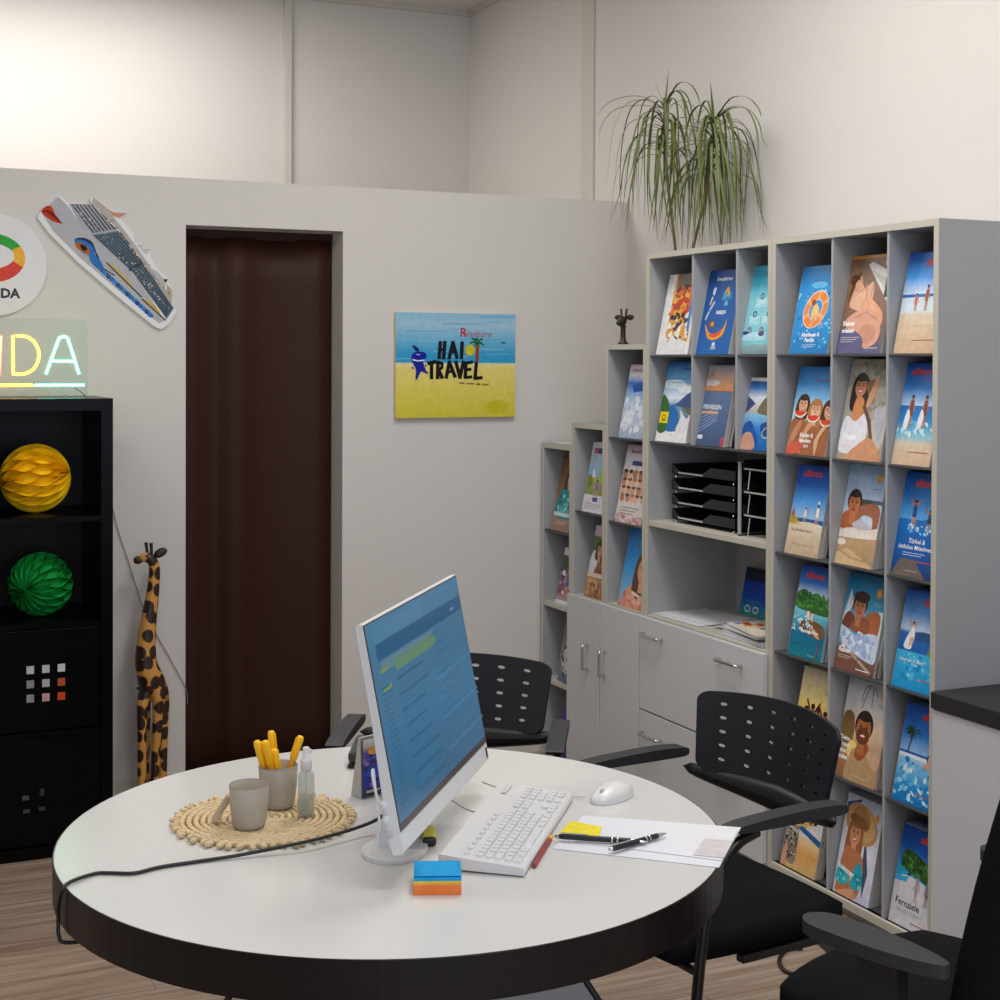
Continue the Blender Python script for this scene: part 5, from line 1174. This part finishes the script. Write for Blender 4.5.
MB(Matrix.Rotation(PI/2, 4, 'Y')).lathe([(0, 0), (.0042, 0), (.0042, d.length-.006), (.0030, d.length)], 6, smooth=False).build('shaft', mat('red_pencil', (150, 62, 58), .5, mottle=.6, mscale=160), t)
MB(Matrix.Rotation(PI/2, 4, 'Y')).lathe([(.0030, d.length-.001), (.004, d.length+.002), (.004, d.length+.012), (0, d.length+.013)], 10).build('end_cap', mat('orange_cap', (240, 170, 60), .5), t)
# highlighter
a0 = at(429.5, 841, Z=TZ+.008); b0 = at(428.5, 826, Z=TZ+.008); d = b0-a0; t = thing('highlighter', 'yellow highlighter with dark cap end lying at the lower edge of the monitor', 'highlighter', (a0.x, a0.y, Z0), math.atan2(d.y, d.x))
MB().box(0, .062, -.0115, .0115, .001, .016).build('barrel', mat('highlighter_yellow', (232, 226, 20), .4), t, bevel=.005, seg=3)
MB().box(-.010, .0, -.012, .012, .0005, .0165).build('cap', M_black, t, bevel=.005, seg=3)
MB().box(.062, .072, -.006, .006, .004, .013).build('end_cap', M_black, t, bevel=.003)
# flyer holder behind the monitor and the dark gadget next to it
hp = at(363, 800, Z=Z0)
t = thing('flyer_holder', 'upright flyer holder with a blue and purple flyer left of the monitor', 'flyer holder', (hp.x-.012, hp.y+.002, Z0), R(20))
mb = MB(); mb.extrude([(.012, 0, 0), (.012, .032, 0), (.012, .032, .003), (.012, .010, .118), (.012, .005, .118)], (.085, 0, 0)); mb.build('holder_back', M_silver, t)
mb = MB(); mb.box(.012, .097, -.0035, -.0005, .003, .115, 0, '#2a2a6a'); a = Art(mb, .085, .112, -.0036, 0, .0001, .012, .003)
a.bg([(0, '#2c3040'), (.14, '#3a3f54'), (.15, '#1f2f9a'), (.45, '#2440b8'), (.6, '#3a2a6a'), (.75, '#5a3a4a'), (.88, '#c8b8a8'), (1, '#d8d8dc')]); sparkle(a, 26, 0, 1, .18, .75, ['#2a50d0', '#6a4ab0', '#1a2470', '#8a6ac0', '#4a6a50'], .2, 5); a.ell(.3, .78, .16, .06, '#e0a030'); tiny(a, .1, .1, .4, '#d9d9e0', 2, .02)
mb.build('flyer', M_print, t)
gp_ = at(352, 769, Z=Z0)
t = thing('stapler', 'small black rounded stapler half hidden behind the flyer holder', 'stapler', (gp_.x+.004, gp_.y, Z0), R(62))
MB().box(0, .12, -.014, .014, 0, .008).build('stapler_base', M_black, t, bevel=.003)
MB().box(0, .118, -.013, .013, .0, .024).build('stapler_arm', M_pad, t, bevel=.008, seg=3, loc=(0, 0, .010), rot=(0, R(-5), 0))

# ------------------------------------------------------------------ all-in-one monitor
th_ = R(52.44); kk = 1.085
mcx, mcy, mzb = .9484*kk, 2.2566*kk, 1.6-(1.6-.876)*kk; MW, MH = .54*kk, .3403*kk; tau = R(11.07)
t = thing('monitor', 'white all-in-one computer monitor with a blue list on its screen', 'monitor', (mcx, mcy, Z0), th_)
X_ = Matrix.Translation((0, 0, mzb-Z0)) @ Matrix.Rotation(-tau, 4, 'X')
mb = MB(X_); mb.extrude([(-MW/2, 0, 0), (-MW/2, 0, MH), (-MW/2, .012, MH), (-MW/2, .013, MH*.6), (-MW/2, .018, MH*.3), (-MW/2, .021, .02), (-MW/2, .018, 0)], (MW, 0, 0)); mb.build('case', M_white, t, bevel=.003)
bz = .0035; sb = .047
mb = MB(X_); mb.box(-MW/2+.002, MW/2-.002, -.0012, 0, sb-.012, MH-.002); mb.build('bezel', mat('dark_bezel', (70, 62, 60), .3), t)
mb = MB(X_); sw, sh = MW-.010, MH-sb-.004; a = Art(mb, sw, sh, -.0014, 0, .00005, -MW/2+.005, sb)
a.bg([(0, '#356f98'), (.4, '#3f7ca6'), (.8, '#467fa4'), (1, '#4688b0')]); a.rect(.06, 1, .80, .885, '#15608e'); a.text('alltours', .86, .825, .03, '#8fb8d0', .01); a.rect(.05, .55, .885, .97, '#4c8cb4'); a.rect(.08, .62, .735, .79, '#6a90a4')
a.rect(.2, .64, .70, .765, '#6a9678'); a.rect(.2, .55, .715, .745, '#6f9a74'); a.rect(.06, .15, .735, .755, '#7f9f5a'); a.rect(.06, .14, .64, .665, '#7fa25a')
gg = random.Random(9)
for j in range(22):
    y = .66-j*.028
    tiny(a, .05, y, gg.uniform(.04, .1), '#356f98', 1, .006); tiny(a, .2, y, gg.uniform(.2, .38), '#3c7aa4' if j % 3 else '#2f668e', 1, .007)
    if j % 2 == 0: tiny(a, .6, y+.1, gg.uniform(.1, .3), '#3a749c', 1, .006)
for y in (.52, .30, .12): a.line([(.55, y), (1, y+.01)], .004, '#4f8fb8')
mb.build('screen', printed('screen_light', .25, .62), t)
mb = MB(X_); mb.box(MW/2-.016, MW/2-.006, -.0006, .0002, .006, .026); mb.build('label_plate', M_black, t)
foot = MB(); foot.extrude([(.068*math.cos(q), .056*math.sin(q), 0) for q in [2*PI*i/40 for i in range(40)]], (0, 0, .007), smooth=True); foot.build('stand_base', M_white, t, loc=(-.098, .074, 0), bevel=.002)
nk = MB(); nk.extrude([(-.10, .060, .006), (-.10, .105, .006), (-.10, .080, .17), (-.10, .036, .17)], (.15, 0, 0)); nk.build('stand_neck', M_white, t, bevel=.004)
for i in range(3):
    z = .03+i*.024; MB(X_).box(-MW/2-.013, -MW/2+.001, .012, .020, z, z+.010).build('usb_plug', M_wcord if i else M_silver, t, bevel=.002)
lp = [X_ @ Vector(q) for q in ((-MW/2-.012, .016, .085), (-MW/2-.024, .018, .10), (-MW/2-.022, .020, .135), (-MW/2-.008, .022, .14), (-MW/2-.004, .026, .11), (-MW/2-.006, .03, .05), (-MW/2+.02, .06, .0))]
MB().tube(crom(lp, 5, False), .0022, 6).build('usb_lead', M_wcord, t)
# black power lead across the table and over its edge
pts = [at(384, 815, Z=TZ+.040), at(372, 822, Z=TZ+.022), at(350, 830, Z=TZ+.017), at(325, 837, Z=TZ+.0165)]
pts += [at(x, y, Z=TZ+(.0155 if x > 290 else .006 if x > 230 else .0038)) for x, y in ((300, 843), (240, 855), (200, 861), (160, 867), (135, 873), (112, 873), (95, 873.5))]
def rimpt(px, py, f, z): p = at(px, py, Z=z); d = Vector((p.x-TX, p.y-TY, 0)).normalized(); q = Vector((TX, TY, 0))+d*(TR+f); q.z = z; return q
pts += [rimpt(76, 881, -.010, TZ+.005), rimpt(66, 890, .006, TZ-.002), rimpt(62, 905, .008, TZ-.03), rimpt(60, 922, .008, TZ-.058), rimpt(66, 934, .008, TZ-.078), rimpt(74, 941, .0, TZ-.088)]
e = pts[-1]; pts += [Vector((e.x+.06, e.y+.02, .655)), Vector((e.x+.13, e.y+.06, .665))]
tag(MB().tube(crom(pts, 5, False), .0032, 8).build('power_cable', M_cord), 'black power cable running from the monitor over the left table edge', 'cable')

# ------------------------------------------------------------------ visitor chairs with perforated backs
def rr(pts, r): return MB().tube(crom(pts, 5, False), r, 10)
BW, BZ0, BZ1 = .243, .628, .806
def backfn(u, v):
    """u,v in 0..1 on the back; x right, y depth; y grows to the rear"""
    rc = .10; U, V = 2*u-1, 2*v-1
    au, av = abs(U), abs(V); rx, rz_ = .14, .24
    if au > 1-rx and av > 1-rz_:
        du, dv = (au-(1-rx))/rx, (av-(1-rz_))/rz_; mx = max(du, dv); l = math.hypot(du, dv)
        if l > 0: du, dv = du*mx/l, dv*mx/l; au, av = 1-rx+rx*du, 1-rz_+rz_*dv
        U, V = math.copysign(au, U), math.copysign(av, V)
    half = BW*(.90+.10*(V+1)/2); x = U*half
    z = BZ0+(V+1)/2*(BZ1-BZ0)+.014*(1-U*U)*(1 if V > 0 else -1.1)*abs(V)
    y = -.195+.062*U*U-.025*(V+1)/2
    return Vector((x, y, z))
def backpt(u, v, d):
    e = 1e-3; n = (backfn(u+e, v)-backfn(u-e, v)).cross(backfn(u, v+e)-backfn(u, v-e))
    if n.length < 1e-9: n = Vector((0, -1, 0))
    return backfn(u, v)+n.normalized()*d
def make_back(nu=6, nv=5):
    mb = MB(); N = 16; T = .0045
    u0_, u1_, v0_, v1_ = .06, .94, .10, .93
    us = [0, u0_]+[u0_+(u1_-u0_)*(i+1)/nu for i in range(nu)]+[1]; vs_ = [0, v0_]+[v0_+(v1_-v0_)*(i+1)/nv for i in range(nv)]+[1]
    side = [(-1+2*k/4, -1) for k in range(4)]+[(1, -1+2*k/4) for k in range(4)]+[(1-2*k/4, 1) for k in range(4)]+[(-1, 1-2*k/4) for k in range(4)]
    for j in range(len(vs_)-1):
        for i in range(len(us)-1):
            cu, cv, hu, hv = (us[i]+us[i+1])/2, (vs_[j]+vs_[j+1])/2, (us[i+1]-us[i])/2, (vs_[j+1]-vs_[j])/2
            inner = 1 <= i <= nu and 1 <= j <= nv; walls = []
            for d in (T, -T):
                out = [backpt(cu+hu*a, cv+hv*b, d) for a, b in side]
                if inner:
                    inn = []
                    for a, b in side:
                        q = math.atan2(b, a); inn.append(backpt(cu+hu*.31*math.cos(q), cv+hv*(.25*math.sin(q)), d))
                    mb.add(out+inn, [(k, (k+1) % N, N+(k+1) % N, N+k) for k in range(N)], 0, None, True); walls.append(inn)
                else: mb.add(out+[backpt(cu, cv, d)], [(k, (k+1) % N, N) for k in range(N)], 0, None, True)
            if inner: mb.add(walls[0]+walls[1], [(k, (k+1) % N, N+(k+1) % N, N+k) for k in range(N)], 0, None, True)
            for cond, a0, b0, a1, b1 in ((i == 0, -1, -1, -1, 1), (i == len(us)-2, 1, -1, 1, 1), (j == 0, -1, -1, 1, -1), (j == len(vs_)-2, -1, 1, 1, 1)):
                if cond:
                    q = [(cu+hu*(a0+(a1-a0)*k/4), cv+hv*(b0+(b1-b0)*k/4)) for k in range(5)]
                    mb.add([backpt(x, y, d) for x, y in q for d in (T, -T)], [(2*k, 2*k+2, 2*k+3, 2*k+1) for k in range(4)], 0, None, True)
    return mb
def visitor_chair(label, loc, rz):
    t = thing('visitor_chair', label, 'chair', loc, rz)
    bk = make_back().build('perforated_back', M_navy, t, weld=True); bk.data.set_sharp_from_angle(angle=R(40))
    # lower carrier of the back, running into the arms
    mb = MB(); n = 14
    def carrier(u, v):
        U = 2*u-1; a = 2*PI*v; cl = max(0, 1-abs(U)**12)**.5
        return (U*.262, -.190+.062*U*U+.014*cl*math.cos(a), .602+.022*U*U+(.032-.016*abs(U))*cl*math.sin(a))
    mb.grid(carrier, 28, 12); mb.build('back_carrier', M_black, t)
    for s in (-1, 1):
        ap = MB()
        prof = [(.168, -.006), (.15, -.014), (.05, -.017), (-.06, -.018), (-.125, -.017), (-.136, -.004), (-.128, .008), (-.06, .014), (.03, .013), (.12, .008), (.166, .001)]
        prof = [(v.x, v.y) for v in crom([(y, z, 0) for y, z in prof], 3)]
        ap.extrude([(s*.268-.022, y, .664+z*.78) for y, z in prof], (.044, 0, 0)); ap.build('armrest', M_pad, t, bevel=.007, seg=3)
        MB().tube(crom([(s*.272, .10, .645), (s*.275, .160, .625), (s*.277, .216, .56), (s*.278, .242, .46), (s*.276, .264, .25), (s*.274, .278, .03), (s*.272, .276, .016), (s*.27, .25, .013)], 6, False), .0115, 10).build('front_leg', M_bsteel, t)
        MB().tube(crom([(s*.27, .25, .013), (s*.262, .0, .013), (s*.258, -.22, .013), (s*.24, -.28, .013)], 5, False), .0115, 10).build('floor_runner', M_bsteel, t)
        MB().box(s*.245-.012, s*.245+.012, -.10, .12, .372, .389).build('seat_bracket', M_bsteel, t, bevel=.003)
    MB().tube([(-.24, -.28, .013), (.24, -.28, .013)], .0125, 10).build('rear_crossbar', M_bsteel, t)
    for y in (-.08, .246): MB().tube([(-.276 if y > 0 else -.24, y, .385), (.276 if y > 0 else .24, y, .385)], .009, 8).build('seat_crossbar', M_bsteel, t)
    def seatf(u, v, top):
        U, V = 2*u-1, 2*v-1; k = .13
        x = U*math.sqrt(1-k*V*V)*.252; y = V*math.sqrt(1-k*U*U)*.242+.052
        e = max(abs(U), abs(V))
        return (x, y, (.450-.012*e**4-.012*max(0, V)**3) if top else (.388+.006*e**4))
    mb = MB(); mb.grid(lambda u, v: seatf(u, v, 1), 14, 14); mb.grid(lambda u, v: seatf(1-u, v, 0), 14, 14)
    ring = [(i/14, 0) for i in range(14)]+[(1, i/14) for i in range(14)]+[(1-i/14, 1) for i in range(14)]+[(0, 1-i/14) for i in range(14)]
    vs = [seatf(u, v, q) for u, v in ring for q in (1, 0)]; n = len(ring)
    mb.add(vs, [(2*i, 2*i+1, 2*((i+1) % n)+1, 2*((i+1) % n)) for i in range(n)], 0, None, True)
    mb.build('seat', M_fabric, t, weld=True)
    return t
fA = Vector((-.97, -.11, 0)).normalized(); rzA = math.atan2(fA.y, fA.x)-PI/2
chA = visitor_chair('black perforated visitor chair to the right of the table before the drawers', (1.808, 2.818, 0), rzA)
fB = Vector((-.50, -.866, 0)).normalized(); rzB = math.atan2(fB.y, fB.x)-PI/2
rB = Vector((fB.y, -fB.x, 0)); midB = (at(331, 745, Z=.66)+at(559, 752, Z=.66))/2
dup(chA, (midB.x-fB.x*.155, midB.y-fB.y*.155, 0), rzB, 'black perforated visitor chair behind the table, half hidden by the monitor')

# ------------------------------------------------------------------ black office chair at the near right
fC = Vector((-.25, .97, 0)).normalized(); rC = Vector((fC.y, -fC.x, 0)); rzC = math.atan2(fC.y, fC.x)-PI/2
oC = Vector((1.79, 2.15, 0))-fC*.17
t = thing('office_chair', 'black fabric office chair cut off at the lower right corner', 'chair', oC, rzC)
def cushion(name, cx_, cy_, cz_, hx, hy, hz_, m, k=.3, dome=.015, xf=None):
    mb = MB(xf)
    def fn(u, v, s):
        U, V = 2*u-1, 2*v-1; e = max(abs(U), abs(V))
        return (cx_+U*math.sqrt(1-k*V*V)*hx, cy_+V*math.sqrt(1-k*U*U)*hy, cz_+s*(hz_*(1-.55*e**6)+dome*(1-U*U)*(1-V*V)))
    mb.grid(lambda u, v: fn(u, v, 1), 16, 16); mb.grid(lambda u, v: fn(1-u, v, -1), 16, 16)
    ring = [(i/16, 0) for i in range(16)]+[(1, i/16) for i in range(16)]+[(1-i/16, 1) for i in range(16)]+[(0, 1-i/16) for i in range(16)]
    vs = [fn(u, v, q) for u, v in ring for q in (1, -1)]; n = len(ring)
    mb.add(vs, [(2*i, 2*i+1, 2*((i+1) % n)+1, 2*((i+1) % n)) for i in range(n)], 0, None, True)
    return mb.build(name, m, t, weld=True)
cushion('seat', 0, .055, .475, .25, .265, .032, M_fab2)
cushion('backrest', 0, 0, 0, .254, .33, .035, M_fab2, xf=Matrix.Translation((0, -.180, .86)) @ Matrix.Rotation(R(106), 4, 'X'), k=.2)
MB().tube(crom([(0, -.10, .40), (0, -.26, .41), (0, -.30, .50), (0, -.285, .80)], 5, False), .024, 10).build('back_support', M_black, t)
for s in (-1, 1):
    mb = MB(); out = [(0, .165), (.026, .15), (.038, .11), (.036, .0), (.024, -.07), (.010, -.108), (0, -.112), (-.010, -.108), (-.024, -.07), (-.036, 0), (-.038, .11), (-.026, .15)]
    P = crom([(x, y, 0) for x, y in out], 5); mb.extrude([(s*.275+p.x, p.y+(.02 if s > 0 else 0), .645) for p in P], (0, 0, .022)); mb.build('armrest', M_pad, t, bevel=.006, seg=3)
    mb = MB(); mb.extrude([(s*.275-.014, .045, .40), (s*.275-.014, -.035, .40), (s*.275-.014, -.03, .642), (s*.275-.014, .05, .642)], (.028, 0, 0)); mb.build('arm_post', M_black, t, bevel=.006)
    MB().box(min(s*.285, s*.12), max(s*.285, s*.12), -.03, .045, .398, .416).build('arm_bracket', M_bsteel, t, bevel=.003)
MB().box(-.11, .11, -.10, .12, .395, .44).build('tilt_mechanism', M_bsteel, t, bevel=.01)
for x, y in ((-.20, .12), (-.17, .06)): MB().tube([(x+.08, y, .405), (x-.05, y+.015, .40), (x-.085, y+.018, .397)], [.006, .006, .011], 10).build('lever', M_chrome if y > .1 else M_black, t)
MB().lathe([(0, .10), (.026, .10), (.026, .26), (.016, .262), (.016, .40), (0, .40)], 20).build('gas_column', M_bsteel, t)
for i in range(5):
    a = 2*PI*i/5+.3; d = Vector((math.cos(a), math.sin(a), 0))
    MB().tube([d*.02+Vector((0, 0, .115)), d*.15+Vector((0, 0, .105)), d*.29+Vector((0, 0, .078))], [.03, .024, .016], 10).build('base_arm', M_black, t)
    w_ = MB(); c = d*.29+Vector((0, 0, .030)); sd = Vector((-d.y, d.x, 0))
    for q in (-1, 1): w_.tube([c+sd*(q*.012-.006), c+sd*(q*.012+.006)], .0295, 16)
    w_.tube([c+Vector((0, 0, .0)), c+Vector((0, 0, .052))], .006, 8); w_.build('castor', M_black, t)
fl = [(1.99, 2.86, .008), (2.05, 2.78, .008), (2.12, 2.74, .008), (2.24, 2.75, .008), (2.34, 2.82, .008), (2.42, 2.92, .008), (2.6, 2.98, .008)]
ff = [at(*q, Z=.006) for q in ((802, 948), (786, 950), (779, 960), (784, 970), (797, 975), (815, 977), (840, 985))]
ps = at(828, 938, Z=.02)
t = thing('power_strip', 'black socket strip with plugs on the floor by the foot of the brochure shelf', 'power strip', (ps.x, ps.y, .0005), R(75))
MB().box(-.14, .14, -.026, .026, 0, .04).build('strip_body', M_black, t, bevel=.005)
for x_ in (-.09, -.02, .06):
    MB().lathe([(0, 0), (.019, 0), (.019, .03), (.014, .045), (0, .046)], 16).build('plug', M_black, t, loc=(x_, 0, .0395))
    MB().tube([(x_, 0, .07), (x_+.02, .01, .09), (x_+.05, .03, .06)], .005, 8).build('plug_lead', M_cord, t)
MB().box(.10, .125, -.012, .012, .0395, .047).build('switch', M_chrome, t, bevel=.002)
tag(MB().tube(crom(ff, 5, False), .0055, 8).build('floor_cable', M_cord), 'black cable looping on the floor beside the office chair', 'cable')

# ------------------------------------------------------------------ light: ceiling lamps and daylight from the shop window side
def area(name, loc, sx_, sy_, power, col=(255, 251, 249), rot=(0, 0, 0)):
    l = bpy.data.lights.new(name, 'AREA'); l.shape = 'RECTANGLE'; l.size = sx_; l.size_y = sy_; l.energy = power; l.color = rgb(col)[:3]
    o = bpy.data.objects.new(name, l); C.objects.link(o); o.location = loc; o.rotation_euler = rot; return o
area('ceiling_lamp', (1.3, 1.2, ZC-.03), 1.2, .5, 30)
area('ceiling_lamp', (1.9, 3.4, ZC-.03), .6, 1.4, 40)
area('ceiling_lamp', (-.9, 3.2, ZC-.03), 1.2, .5, 26)
area('ceiling_lamp', (.7, 6.25, ZC-.03), 2.0, .8, 47)
area('shop_window', (.5, -2.1, 1.5), 4.5, 2.2, 74, (222, 234, 255), (R(90), 0, 0))
w = bpy.data.worlds.new('daylight'); bpy.context.scene.world = w; w.use_nodes = True
w.node_tree.nodes['Background'].inputs[0].default_value = rgb((214, 224, 240)); w.node_tree.nodes['Background'].inputs[1].default_value = .38
vs_ = bpy.context.scene.view_settings
vs_.view_transform = 'Standard'; vs_.look = 'None'; vs_.gamma = 1; vs_.exposure = 0; vs_.use_curve_mapping = False
